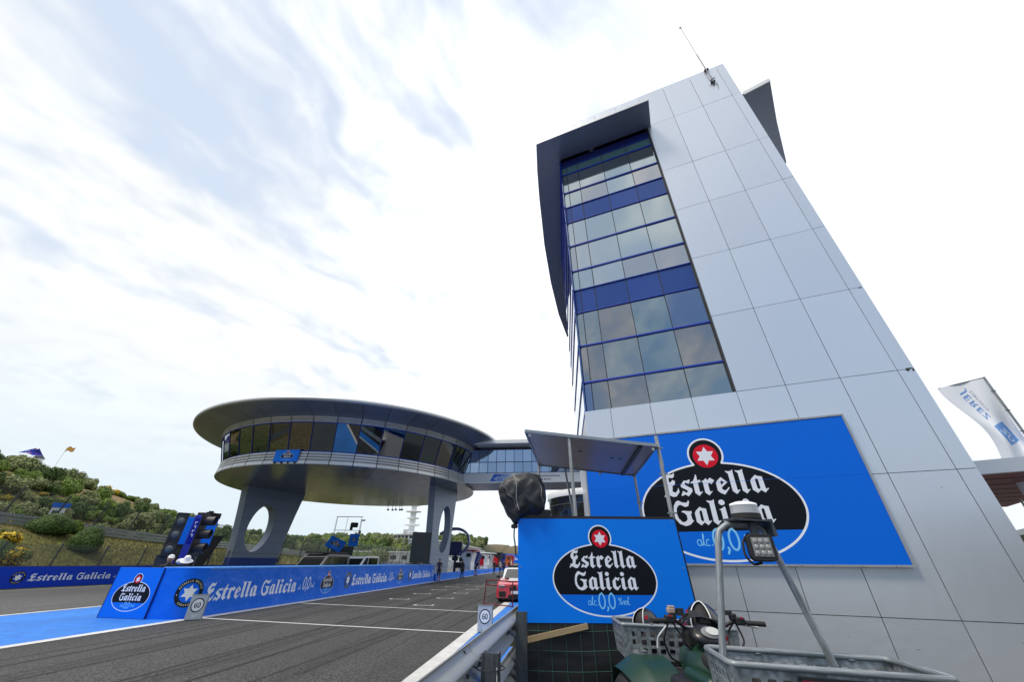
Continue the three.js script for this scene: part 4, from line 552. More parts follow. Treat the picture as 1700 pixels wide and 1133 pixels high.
function basket(parent, x, y, z, w, d, h, turn, cols, dcols) {
  const b = new THREE.Group(); b.name = 'basket'; b.position.set(x, y, z); b.rotation.y = turn; parent.add(b); const e = 0.10; // walls lean inwards going down
  const wall = (g, tx, tz, ry) => { g.rotateX(Math.PI * 0); const q = g.clone(); q.applyMatrix4(new THREE.Matrix4().makeRotationX(e)); q.rotateY(ry); q.translate(tx, 0, tz); mesh('basket_wall', q, M.galv, b); };
  wall(holedWall(w, h, cols, 3, w / cols * 0.5, h * 0.16), 0, d / 2, 0); wall(holedWall(w, h, cols, 3, w / cols * 0.5, h * 0.16), 0, -d / 2, Math.PI);
  wall(holedWall(d, h, dcols, 3, d / dcols * 0.5, h * 0.13), w / 2, 0, Math.PI / 2); wall(holedWall(d, h, dcols, 3, d / dcols * 0.5, h * 0.13), -w / 2, 0, -Math.PI / 2);
  mesh('basket_floor', bx(w - 0.08, 0.006, d - 0.08, 0, -h + 0.003, 0), M.galv, b);
  const r = 0.05, c = []; for (const [sx, sz, a0] of [[1, 1, 0], [-1, 1, Math.PI / 2], [-1, -1, Math.PI], [1, -1, Math.PI * 1.5]]) for (let k = 0; k <= 4; k++) { const a = a0 + k / 4 * Math.PI / 2; c.push([sx * (w / 2 - r) + r * Math.cos(a), 0, sz * (d / 2 - r) + r * Math.sin(a)]); }
  mesh('basket_rim', new THREE.TubeGeometry(new THREE.CatmullRomCurve3(c.map(V), true, 'catmullrom', 0.12), 120, 0.017, 10, true), M.galv, b);
  mesh('weld', [[-w * 0.3, d / 2], [0.1 * w, d / 2], [w * 0.36, d / 2], [-w * 0.2, -d / 2], [w * 0.3, -d / 2]].map(([X, Z]) => new THREE.SphereGeometry(0.02, 8, 6).scale(1.4, 0.6, 0.6).translate(X, -0.014, Z * 0.985)), M.galv, b);
  return b;
}
{
  const t = thing('quad_bike', 'dark green quad bike with galvanised baskets and a beacon on a steel hoop', 'quad bike', [1.60, 0, -3.72], R(4)); t.rotation.z = -R(1.6);
  const rear = basket(t, 0.17, 1.0, 0.82, 1.12, 0.52, 0.34, -R(13), 12, 5), front = basket(t, 0.14, 0.965, -1.12, 1.12, 0.56, 0.27, -R(8), 11, 5);
  mesh('bolt', [[0.12, -0.06], [0.22, -0.06]].map(([x, y]) => new THREE.CylinderGeometry(0.014, 0.014, 0.016, 6).rotateX(Math.PI / 2).translate(x, y, -0.245)), M.steel, rear);
  // licence plate on the rear wall
  mesh('licence_plate', new THREE.PlaneGeometry(0.46, 0.2).rotateX(0.1).translate(0.02, -0.145, 0.272), print(P.plate, 0.3), rear); mesh('plate_frame', [bx(0.49, 0.012, 0.012, 0.02, -0.037, 0.272), bx(0.012, 0.22, 0.012, -0.218, -0.145, 0.272), bx(0.012, 0.22, 0.012, 0.258, -0.145, 0.272)], M.black, rear);
  const hoopStart = t.children.length;
  // hoop
  const hp = [[-0.42, 0.78, 0.55], [-0.40, 1.0, 0.55], [-0.265, 1.62, 0.52], [-0.235, 1.70, 0.51], [-0.17, 1.745, 0.51], [0.0, 1.75, 0.51], [0.04, 1.74, 0.51], [0.08, 1.69, 0.51], [0.235, 1.0, 0.55], [0.285, 0.78, 0.55]];
  mesh('hoop', new THREE.TubeGeometry(new THREE.CatmullRomCurve3(hp.map(V), false, 'catmullrom', 0.15), 120, 0.0215, 14), M.galv, t);
  mesh('lamp_bracket', [bx(0.26, 0.012, 0.2, -0.035, 1.775, 0.53, 0.05, 0, -0.03), bx(0.02, 0.11, 0.18, 0.092, 1.725, 0.53, 0, 0, 0.1), bx(0.05, 0.08, 0.04, -0.01, 1.72, 0.55)], M.galvDark, t);
  const bc = mesh('beacon', [cyl(0.098, 0.096, 0.035, -0.03, 1.80, 0.53, 32)], M.rubber, t); mesh('beacon_lens', [cyl(0.094, 0.090, 0.055, -0.03, 1.845, 0.53, 32)], phys([0.85, 0.87, 0.9], 0.12, 0, { transmission: 0.6, thickness: 0, ior: 1.45 }), bc); mesh('beacon_cap', lathe([[0, 1.90], [0.05, 1.899], [0.088, 1.886], [0.092, 1.872]], 32).translate(-0.03, 0, 0.53), M.white, bc); mesh('beacon_core', cyl(0.055, 0.055, 0.05, -0.03, 1.845, 0.53, 20), M.whiteMetal, bc); mesh('reflector_rib', Array.from({ length: 22 }, (_, k) => bx(0.006, 0.05, 0.006, -0.03 + 0.084 * Math.cos(k * 0.2856), 1.845, 0.53 + 0.084 * Math.sin(k * 0.2856))), M.steel, bc);
  const wl = mesh('work_light', extrude((() => { const q = new THREE.Shape(), a = 0.083, r = 0.045; q.moveTo(-a + r, -a); q.lineTo(a - r, -a); q.quadraticCurveTo(a, -a, a, -a + r); q.lineTo(a, a - r); q.quadraticCurveTo(a, a, a - r, a); q.lineTo(-a + r, a); q.quadraticCurveTo(-a, a, -a, a - r); q.lineTo(-a, -a + r); q.quadraticCurveTo(-a, -a, -a + r, -a); return q; })(), 0.06, 0.006).rotateY(-0.15).rotateX(-0.05).translate(-0.02, 1.60, 0.60), M.black, t); mesh('lens', rb(0.118, 0.118, 0.01, 0.02, 0, 0, 0.031, 3).rotateY(-0.15).rotateX(-0.05).translate(-0.02, 1.60, 0.60), std([0.22, 0.225, 0.22], 0.3, 0.2), wl); const led = []; for (let i = 0; i < 3; i++) for (let j = 0; j < 3; j++) led.push(new THREE.SphereGeometry(0.016, 10, 6).scale(1, 1, 0.35).translate(-0.036 + i * 0.036, -0.036 + j * 0.036, 0.036).rotateY(-0.15).rotateX(-0.05).translate(-0.02, 1.60, 0.60)); mesh('led', led, std([0.34, 0.34, 0.33], 0.2, 0.2), wl);
  mesh('lamp_cable', tube([[-0.06, 1.69, 0.56], [-0.12, 1.63, 0.58], [-0.13, 1.55, 0.59], [-0.09, 1.50, 0.59], [-0.03, 1.51, 0.58]], 0.008, 30, 8), M.rubber, t);
  for (const m of t.children.slice(hoopStart)) m.geometry.applyMatrix4(new THREE.Matrix4().makeTranslation(0.13, 0, 0.25).multiply(new THREE.Matrix4().makeRotationY(-R(9))));
  for (const m of [bc, wl]) m.traverse((q) => { if (q !== m) q.geometry.applyMatrix4(new THREE.Matrix4().makeTranslation(0.13, 0, 0.25).multiply(new THREE.Matrix4().makeRotationY(-R(9)))); });
  // handlebars, dashboard
  const hb = mesh('handlebar', [tube([[-0.46, 1.09, -0.05], [-0.25, 1.09, -0.12], [-0.13, 1.03, -0.17], [0.13, 1.03, -0.17], [0.25, 1.09, -0.12], [0.46, 1.09, -0.05]], 0.013, 40, 8)], M.black, t);
  for (const s of [-1, 1]) { mesh('grip', rod([s * 0.48, 1.09, -0.04], [s * 0.345, 1.09, -0.085], 0.0185, 12), M.rubber, hb); mesh('brake_lever', tube([[s * 0.29, 1.085, -0.16], [s * 0.37, 1.07, -0.17], [s * 0.46, 1.06, -0.12]], 0.009, 20, 8), M.whiteMetal, hb); mesh('switch_box', [rb(0.075, 0.055, 0.06, 0.012, s * 0.30, 1.10, -0.10), rb(0.05, 0.05, 0.05, 0.01, s * 0.26, 1.125, -0.12), cyl(0.028, 0.028, 0.03, s * 0.235, 1.15, -0.13, 12)], M.black, hb); mesh('switch', bx(0.014, 0.014, 0.01, s * 0.305, 1.125, -0.067), M.red, hb); mesh('hose', tube([[s * 0.27, 1.09, -0.14], [s * 0.22, 1.02, -0.16], [s * 0.16, 0.92, -0.1], [s * 0.1, 0.85, -0.1]], 0.007, 24, 6), M.rubber, hb); }
  mesh('reservoir', [rb(0.06, 0.04, 0.05, 0.01, -0.27, 1.155, -0.12), rb(0.05, 0.02, 0.045, 0.006, -0.265, 1.18, -0.12)], std([0.4, 0.3, 0.25], 0.4), hb);
  const ds = mesh('dashboard', new THREE.SphereGeometry(1, 32, 20).scale(0.125, 0.055, 0.10).rotateX(0.5).translate(-0.06, 1.005, 0.0), phys([0.012, 0.012, 0.013], 0.3, 0), t); mesh('bezel', new THREE.SphereGeometry(1, 32, 16).scale(0.082, 0.014, 0.05).rotateX(0.75).translate(-0.045, 1.035, 0.055), M.midGrey, ds); mesh('display', new THREE.CylinderGeometry(1, 1, 0.008, 28).scale(0.052, 1, 0.033).rotateX(0.75).translate(-0.04, 1.045, 0.066), phys([0.5, 0.52, 0.5], 0.1, 0), ds);
  mesh('windshield_cowl', patch((u, v) => { const a = mix(-1.25, 1.25, u), r = mix(0.20, 0.12, v); return [-0.03 + r * Math.sin(a) * 1.0, 0.99 + 0.17 * Math.cos(a) * mix(0.75, 0.95, v), -0.12 - 0.12 * v]; }, 24, 8), M.black, t);
  mesh('cable_bundle', [tube([[-0.2, 1.08, -0.15], [-0.1, 1.13, -0.2], [0.08, 1.1, -0.22], [0.2, 1.08, -0.15]], 0.009, 24, 6), tube([[-0.3, 1.08, -0.13], [-0.33, 0.95, -0.2], [-0.25, 0.82, -0.3], [-0.1, 0.76, -0.35]], 0.008, 24, 6), tube([[0.28, 1.08, -0.13], [0.3, 0.97, -0.1], [0.2, 0.88, -0.05], [0.12, 0.8, -0.1]], 0.008, 24, 6), rb(0.1, 0.05, 0.08, 0.015, 0.02, 1.09, -0.17), rb(0.24, 0.12, 0.10, 0.03, -0.06, 0.97, -0.16)], M.rubber, t); mesh('white_cable', tube([[-0.33, 1.05, -0.12], [-0.40, 0.97, -0.15], [-0.41, 0.90, -0.16]], 0.006, 16, 6), M.white, t);
  mesh('reservoir', [cyl(0.03, 0.03, 0.05, -0.2, 1.15, -0.1, 14)], M.black, t); mesh('engine_cover', [rb(0.3, 0.26, 0.36, 0.05, -0.2, 0.62, 0.0), rb(0.16, 0.14, 0.3, 0.05, 0.3, 0.66, 0.05)], M.black, t);
  // bodywork, seat, wheels
  const fender = (sx, z, len, yTop, x0, x1) => patch((u, v) => { const a = mix(0.10, Math.PI - 0.15, u), X = mix(x0, x1, v) - 0.04 * v * Math.cos(a * 2), dr = 0.10 * v * v * v - 0.02 * Math.exp(-((v - 0.6) ** 2) / 0.02); return [sx * X, 0.36 + (yTop - 0.36 - dr) * Math.sin(a) ** 0.8, z - len / 2 * Math.cos(a)]; }, 40, 20);
  for (const s of [-1, 1]) { mesh('front_fender', fender(s, -0.70, 1.0, 0.765, 0.16, 0.54), M.green, t); mesh('rear_fender', fender(s, 0.62, 0.95, 0.80, 0.2, 0.62), M.green, t); }
  mesh('tank', new THREE.SphereGeometry(1, 28, 18).scale(0.2, 0.16, 0.42).translate(0, 0.80, -0.1), M.green, t); for (const k of [-0.22, 0.22]) mesh('side_cover', rb(0.1, 0.22, 0.4, 0.04, k, 0.70, 0.12), M.green, t); mesh('side_decal', new THREE.PlaneGeometry(0.10, 0.06).rotateY(-Math.PI / 2).translate(-0.275, 0.72, 0.14), M.white, t);
  mesh('seat', rb(0.34, 0.13, 0.72, 0.06, 0, 0.86, 0.38, 4), M.rubber, t); mesh('front_rack', [tube([[-0.5, 0.68, -0.80], [-0.35, 0.68, -0.70], [0.0, 0.68, -0.68], [0.35, 0.68, -0.70], [0.5, 0.68, -0.80]], 0.014, 30, 8), rod([-0.35, 0.68, -0.7], [-0.35, 0.69, -1.35], 0.012, 8), rod([0.35, 0.68, -0.7], [0.35, 0.69, -1.35], 0.012, 8)], M.black, t);
  mesh('chassis', [rb(0.36, 0.36, 1.5, 0.08, 0, 0.5, 0), bx(0.9, 0.06, 0.08, 0, 0.33, -0.72), bx(0.9, 0.06, 0.08, 0, 0.33, 0.62), bx(0.5, 0.05, 0.9, 0, 0.62, 0.82)], M.black, t);
  for (const [x, z] of [[-0.46, -0.72], [0.46, -0.72], [-0.44, 0.62], [0.44, 0.62]]) { const w = mesh('wheel', new THREE.TorusGeometry(0.22, 0.11, 12, 28).scale(1, 1, 1.15).rotateY(Math.PI / 2).translate(x, 0.33, z), M.rubber, t); mesh('rim', new THREE.CylinderGeometry(0.16, 0.16, 0.16, 20).rotateZ(Math.PI / 2).translate(x, 0.33, z), M.midGrey, w); }
}
{ // things lying in the front basket
  const hel = (name, label, pos, turn, sc, open) => { const t = thing(name, label, 'helmet', pos, turn); t.scale.setScalar(sc); 
    const sh = patch((u, v) => { const a = mix(0.62, 2 * Math.PI - 0.62, u), b = mix(-0.55, Math.PI / 2, v); return [0.135 * Math.cos(b) * Math.sin(a), 0.145 * Math.sin(b) + 0.10, 0.155 * Math.cos(b) * Math.cos(a)]; }, 32, 18); mesh('shell', sh, phys([0.014, 0.014, 0.016], 0.25, 0, { clearcoat: 0.5 }), t);
    mesh('lining', patch((u, v) => { const a = u * 2 * Math.PI, b = mix(-0.5, Math.PI / 2, v); return [0.12 * Math.cos(b) * Math.sin(a), 0.13 * Math.sin(b) + 0.10, 0.138 * Math.cos(b) * Math.cos(a) - 0.01]; }, 24, 12), M.rubber, t);
    mesh('trim', tube(Array.from({ length: 13 }, (_, k) => { const b = -0.5 + k / 12 * (Math.PI + 1.0), a = 0.62 * (b < Math.PI / 2 ? 1 : -1), bb = b < Math.PI / 2 ? b : Math.PI - b; return [0.137 * Math.cos(bb) * Math.sin(a), 0.147 * Math.sin(bb) + 0.10, 0.157 * Math.cos(bb) * Math.cos(a)]; }), 0.005, 40, 6), M.white, t); mesh('badge', bx(0.03, 0.035, 0.006, open ? -0.10 : 0.1, 0.17, 0.09, 0, open ? -0.85 : 0.85), M.red, t); return t; };
  hel('open_helmet', 'black helmet lying on its side at the left end of the front basket', [1.42, 0.875, -4.80], -R(60), 0.9, false); hel('open_helmet', 'black helmet with white rim lying behind the quad bike dashboard', [2.0, 0.86, -4.76], -R(28), 1.22, true);
  const bag = thing('red_bag', 'red bag lying in the front basket of the quad bike', 'bag', [2.05, 0.74, -4.86]); mesh('bag_body', rb(0.5, 0.2, 0.34, 0.07, 0, 0.10, 0, 4), M.red, bag); mesh('flap', rb(0.4, 0.03, 0.2, 0.014, 0, 0.21, 0.05), M.maroon, bag);
  const k2 = thing('black_bag', 'black bag lying at the left end of the front basket', 'bag', [1.55, 0.74, -4.82]); mesh('bag_body', rb(0.42, 0.18, 0.36, 0.07, 0, 0.09, 0, 4), M.cloth, k2); mesh('strap', tube([[-0.15, 0.18, 0.1], [-0.1, 0.24, 0.05], [0.05, 0.24, 0.02], [0.12, 0.18, 0]], 0.01, 20, 6), M.rubber, k2);
}
// ───────────── steel frame and safety car ─────────────
{
  const a = [-1.108, 0.02, -18.84], b = [0.10, 0.02, -17.75], t = thing('steel_frame', 'dark red tubular steel frame standing in front of the safety car', 'frame', [-0.5, 0, -18.3]);
  const q = (p) => [p[0] + 0.5, p[1], p[2] + 18.3], at = (u, y, back = 0) => q([mix(a[0], b[0], u), y, mix(a[2], b[2], u) - back]);
  for (const [u0, y0, u1, y1] of [[0, 0.02, 1, 0.02], [0, 0.02, 0.08, 0.86], [1, 0.02, 1.0, 0.84], [0.08, 0.86, 1.0, 0.84], [0.06, 0.70, 1, 0.64]]) mesh('frame_tube', rod(at(u0, y0), at(u1, y1), 0.022, 8), M.maroon, t);
  mesh('foot', [rod(at(0, 0.02), at(0, 0.02, -0.0), 0.02, 6), rod(at(0.02, 0.02, 0.35), at(0.02, 0.02, -0.15), 0.02, 6), rod(at(0.98, 0.02, 0.35), at(0.98, 0.02, -0.15), 0.02, 6)], M.maroon, t);
}
function wheelAt(parent, x, y, z, r, w) { const m = mesh('wheel', new THREE.TorusGeometry(r - 0.09, 0.1, 10, 28).scale(1, 1, w / 0.2).rotateY(Math.PI / 2).translate(x, y, z), M.rubber, parent); mesh('rim', [new THREE.CylinderGeometry(r - 0.11, r - 0.11, w * 0.8, 20).rotateZ(Math.PI / 2).translate(x, y, z)], M.midGrey, m); return m; }
{
  const t = thing('safety_car', 'red and white safety car parked by the guardrail, mostly hidden by the platform', 'car', [0.30, 0, -19.7], R(-4)), W = 1.86; t.scale.set(1, 0.92, 1);   // nose towards +z
  const redP = phys([0.55, 0.012, 0.035], 0.25, 0, { clearcoat: 0.8 }), whP = phys([0.75, 0.75, 0.76], 0.3, 0, { clearcoat: 0.6 });
  const prof = [[0, 0.18], [0.02, 0.55], [0.06, 0.72], [0.35, 0.82], [1.25, 0.93], [1.45, 0.95], [4.2, 0.98], [4.45, 0.9], [4.5, 0.35], [4.4, 0.18]].map((p) => [-p[0], p[1]]);
  mesh('body', extrude(prof, W, 0.09).rotateY(-Math.PI / 2).rotateY(0), redP, t).rotation.y = 0;
  mesh('cabin', extrude([[-1.15, 0.92], [-1.95, 1.36], [-3.2, 1.38], [-4.1, 0.98]], 1.5, 0.08).rotateY(-Math.PI / 2), whP, t);
  const body = t.children[0]; // the profile runs along local z after the turn
  mesh('windscreen', patch((u, v) => [mix(-0.68, 0.68, u) * mix(1, 0.86, v), mix(0.95, 1.335, v), mix(-1.13, -1.87, v) + 0.06 * (1 - (2 * u - 1) ** 2)], 10, 4), M.darkGlass, t);
  for (const s of [-1, 1]) { mesh('headlight', rb(0.34, 0.14, 0.12, 0.05, s * 0.70, 0.63, -0.06, 3), std([0.5, 0.52, 0.55], 0.15, 0.5), t); mesh('air_intake', rb(0.30, 0.22, 0.06, 0.04, s * 0.66, 0.34, 0.0, 3), M.black, t); mesh('grille', rb(0.3, 0.22, 0.05, 0.05, s * 0.19, 0.58, 0.02, 3), M.black, t); mesh('door_mirror', [rb(0.18, 0.12, 0.12, 0.04, s * 0.99, 1.0, -1.55, 3), rod([s * 0.8, 0.95, -1.5], [s * 0.95, 0.98, -1.54], 0.025, 6)], M.black, t); }
  mesh('hood_stripe', patch((u, v) => [mix(-0.42, 0.42, u), mix(0.84, 0.955, v) + 0.012, mix(-0.33, -1.22, v)], 6, 4), whP, t); mesh('number_plate', bx(0.5, 0.12, 0.02, 0, 0.40, 0.03), M.white, t); mesh('lower_grille', rb(0.8, 0.14, 0.05, 0.03, 0, 0.24, 0.0), M.black, t); mesh('splitter', bx(1.8, 0.04, 0.3, 0, 0.16, -0.08), M.black, t); mesh('light_bar', rb(1.1, 0.1, 0.22, 0.03, 0, 1.45, -2.4), M.black, t);
  for (const [x, z] of [[-0.84, -0.85], [0.84, -0.85], [-0.84, -3.6], [0.84, -3.6]]) wheelAt(t, x, 0.33, z, 0.33, 0.22);
}
// ───────────── people ─────────────
function figure(name, label, pos, turn, bones, cell = 0.03, extra) { // bones: [from, to, r0, r1, colour]; one continuous body meshed from a field
  const t = thing(name, label, 'person', pos, turn);
  let lo = [9, 9, 9], hi = [-9, -9, -9]; for (const [a, b, r0, r1] of bones) for (let k = 0; k < 3; k++) { lo[k] = Math.min(lo[k], a[k] - r0, b[k] - r1); hi[k] = Math.max(hi[k], a[k] + r0, b[k] + r1); }
  const c = lo.map((v, k) => (v + hi[k]) / 2), half = Math.max(...hi.map((v, k) => v - lo[k])) / 2 + 0.06, n = Math.round(2 * half / cell);
  const dist = (p, [a, b, r0, r1]) => { const ab = [b[0] - a[0], b[1] - a[1], b[2] - a[2]], ap = [p[0] - a[0], p[1] - a[1], p[2] - a[2]], L = ab[0] ** 2 + ab[1] ** 2 + ab[2] ** 2, h = L ? clamp((ap[0] * ab[0] + ap[1] * ab[1] + ap[2] * ab[2]) / L) : 0; return Math.hypot(ap[0] - ab[0] * h, ap[1] - ab[1] * h, ap[2] - ab[2] * h) - mix(r0, r1, h); };
  const mc = new MarchingCubes(n, new THREE.MeshBasicMaterial(), false, false, 200000); mc.isolation = 0;
  for (let k = 0; k < n; k++) for (let j = 0; j < n; j++) for (let i = 0; i < n; i++) { const p = [c[0] + half * (2 * i / n - 1), c[1] + half * (2 * j / n - 1), c[2] + half * (2 * k / n - 1)]; let d = 9; const K = 0.035; for (const b of bones) { const e = dist(p, b), h = Math.max(K - Math.abs(d - e), 0) / K; d = Math.min(d, e) - h * h * K / 4; } mc.field[k * n * n + j * n + i] = -d; }
  mc.update(); const cnt = mc.count ?? mc.geometry.drawRange.count, P0 = mc.positionArray, N1 = mc.normalArray, pos2 = [], nor = [], col = [];
  for (let v = 0; v < cnt; v++) { const p = [0, 1, 2].map((k) => P0[v * 3 + k] * half + c[k]); pos2.push(...p); nor.push(N1[v * 3], N1[v * 3 + 1], N1[v * 3 + 2]); let best = 9, cc; for (const b of bones) { const e = dist(p, b); if (e < best) { best = e; cc = b[4]; } } col.push(...cc); }
  const g = new THREE.BufferGeometry(); g.setAttribute('position', new THREE.Float32BufferAttribute(pos2, 3)); g.setAttribute('normal', new THREE.Float32BufferAttribute(nor, 3)); g.setAttribute('color', new THREE.Float32BufferAttribute(col, 3)); g.deleteAttribute('normal'); const gm = mergeVertices(g, 1e-4); gm.computeVertexNormals();
  mesh('body', gm, std([1, 1, 1], 0.7, 0, { vertexColors: true }), t); if (extra) extra(t); return t;
}
const SK = [0.40, 0.21, 0.13], DK = [0.012, 0.012, 0.016], NV = [0.008, 0.012, 0.05], JN = [0.03, 0.035, 0.05], HR = [0.015, 0.01, 0.008], SH = [0.02, 0.02, 0.02];
function standing({ top = DK, legs = DK, sleeve = top, bare = false, lean = 0, stride = 0.10, armsUp = 0 } = {}) { // faces +z
  const y = 0.93, hx = 0.09, sh = [0, 1.42, lean * 0.5 + 0.02], ne = [0, 1.52, lean * 0.62 + 0.02], hd = [0, 1.66, lean * 0.72 + 0.03], o = [];
  o.push([[0, y, 0], [0, 1.15, lean * 0.22], 0.135, 0.125, top], [[0, 1.15, lean * 0.22], sh, 0.125, 0.12, top], [[-0.17, 1.40, sh[2]], [0.17, 1.40, sh[2]], 0.062, 0.062, top], [sh, ne, 0.06, 0.05, SK], [[0, 1.60, hd[2] + 0.01], [0, 1.68, hd[2] - 0.005], 0.085, 0.094, SK], [[0, 1.63, hd[2] + 0.09], [0, 1.615, hd[2] + 0.105], 0.014, 0.012, SK], [[-0.08, 1.645, hd[2]], [-0.093, 1.66, hd[2] - 0.01], 0.016, 0.014, SK], [[0.08, 1.645, hd[2]], [0.093, 1.66, hd[2] - 0.01], 0.016, 0.014, SK]);
  for (const s of [-1, 1]) { const f = s * stride; o.push([[s * hx, y - 0.02, 0], [s * (hx + 0.01), 0.49, f * 0.4 + 0.03], 0.095, 0.066, legs], [[s * (hx + 0.01), 0.49, f * 0.4 + 0.03], [s * (hx + 0.02), 0.10, f - 0.02], 0.064, 0.044, bare ? SK : legs], [[s * (hx + 0.02), 0.055, f - 0.04], [s * (hx + 0.035), 0.045, f + 0.14], 0.05, 0.042, SH]);
    const el = [s * 0.25, 1.14 + armsUp * 0.05, sh[2] + 0.02 + armsUp * 0.05], wr = [s * mix(0.24, 0.13, armsUp), mix(0.90, 1.16, armsUp), sh[2] + 0.06 + armsUp * 0.24]; o.push([[s * 0.19, 1.39, sh[2]], el, 0.05, 0.04, sleeve], [el, wr, 0.038, 0.028, armsUp > 0.3 || bare ? SK : sleeve], [wr, [wr[0] * 0.97, wr[1] - 0.09, wr[2] + 0.03], 0.03, 0.02, SK], [[wr[0], wr[1] - 0.03, wr[2] + 0.02], [wr[0] * 0.85, wr[1] - 0.07, wr[2] + 0.05], 0.013, 0.010, SK]); }
  return o;
}
const hair = (z = 0.03, m = [0.015, 0.01, 0.008]) => (t) => { mesh('hair', new THREE.SphereGeometry(0.103, 20, 12, 0, Math.PI * 2, 0, Math.PI * 0.55).rotateX(-0.45).translate(0, 1.675, z - 0.012), std(m, 0.8), t); };
const cap = (rgb, z = 0.03) => (t) => { const c = mesh('cap', new THREE.SphereGeometry(0.106, 20, 10, 0, Math.PI * 2, 0, Math.PI * 0.48).translate(0, 1.685, z - 0.004), std(rgb, 0.7), t); mesh('peak', new THREE.CylinderGeometry(0.08, 0.09, 0.014, 20, 1, false, -1.4, 2.8).scale(1, 1, 1.35).rotateX(0.12).translate(0, 1.69, z + 0.065), std(rgb, 0.7), c); };
figure('person', 'person in dark shirt and shorts standing at the far end of the long blue barrier', T(-10.55, 38.7), R(10), standing({ top: NV, legs: JN, bare: true, stride: 0.05 }), 0.03, hair());
figure('person', 'person in black standing by the low pit wall in front of the blue arch', T(-10.5, 48.3), R(60), standing({ top: DK, legs: DK }), 0.035, hair());
{ const b = standing({ top: DK, legs: JN, bare: true, lean: 0.55, armsUp: 0.6 }); figure('person', 'person leaning forward against the low pit wall', T(-10.6, 57.2), R(100), b, 0.035, hair(0.42)); }
figure('person', 'person in dark overalls on the left of the three walking up the pit lane', T(-9.1, 64.4), R(-5), standing({ top: DK, legs: DK, stride: 0.14 }), 0.035, hair());
figure('person', 'person carrying something pale, middle of the three in the pit lane', T(-8.25, 64.8), R(8), standing({ top: [0.45, 0.45, 0.45], legs: DK, sleeve: DK, armsUp: 0.8 }), 0.035, hair());
figure('person', 'person in navy on the right of the three in the pit lane', T(-7.72, 65.0), R(0), standing({ top: NV, legs: DK, stride: 0.12 }), 0.035, cap([0.02, 0.03, 0.2]));
figure('person', 'distant person in dark clothes by the low pit wall beyond the three', T(-9.8, 92), R(0), standing({ top: DK, legs: DK }), 0.04, hair());
{ // two crew bending behind the barrier under the signal lights
  const a = standing({ top: DK, legs: DK, lean: 0.16, armsUp: 0.5 }); figure('person', 'crew member in white cap and black shirt looking over the blue barrier', [-12.62, -0.1, -15.9], R(40), a, 0.022, (t) => { cap([0.75, 0.75, 0.75], 0.145)(t); });
  const g = standing({ top: [0.012, 0.022, 0.06], legs: DK, lean: 0.30 }).filter((q, k) => true);
  const ar = g.slice(0, -4 * 1); g.push([[0.19, 1.39, 0.15], [0.42, 1.30, 0.34], 0.05, 0.042, [0.012, 0.022, 0.06]], [[0.42, 1.30, 0.34], [0.72, 1.26, 0.46], 0.04, 0.03, SK], [[0.72, 1.26, 0.46], [0.84, 1.255, 0.49], 0.032, 0.018, SK]);
  figure('person', 'crew member in navy and white sun hat bending over the barrier, arm stretched out', [-12.1, -0.16, -16.05], R(35), g, 0.022, (t) => { const h = mesh('sun_hat', lathe([[0, 0.13], [0.07, 0.12], [0.105, 0.06], [0.115, 0.0], [0.2, -0.05], [0.21, -0.065], [0.11, -0.02]], 24).rotateX(0.35).translate(0, 1.69, 0.27), std([0.78, 0.78, 0.78], 0.8), t); mesh('neck_cloth', new THREE.SphereGeometry(0.13, 16, 10).scale(1.3, 0.75, 0.8).translate(-0.14, 1.63, 0.16), std([0.75, 0.75, 0.77], 0.8), h); });
}
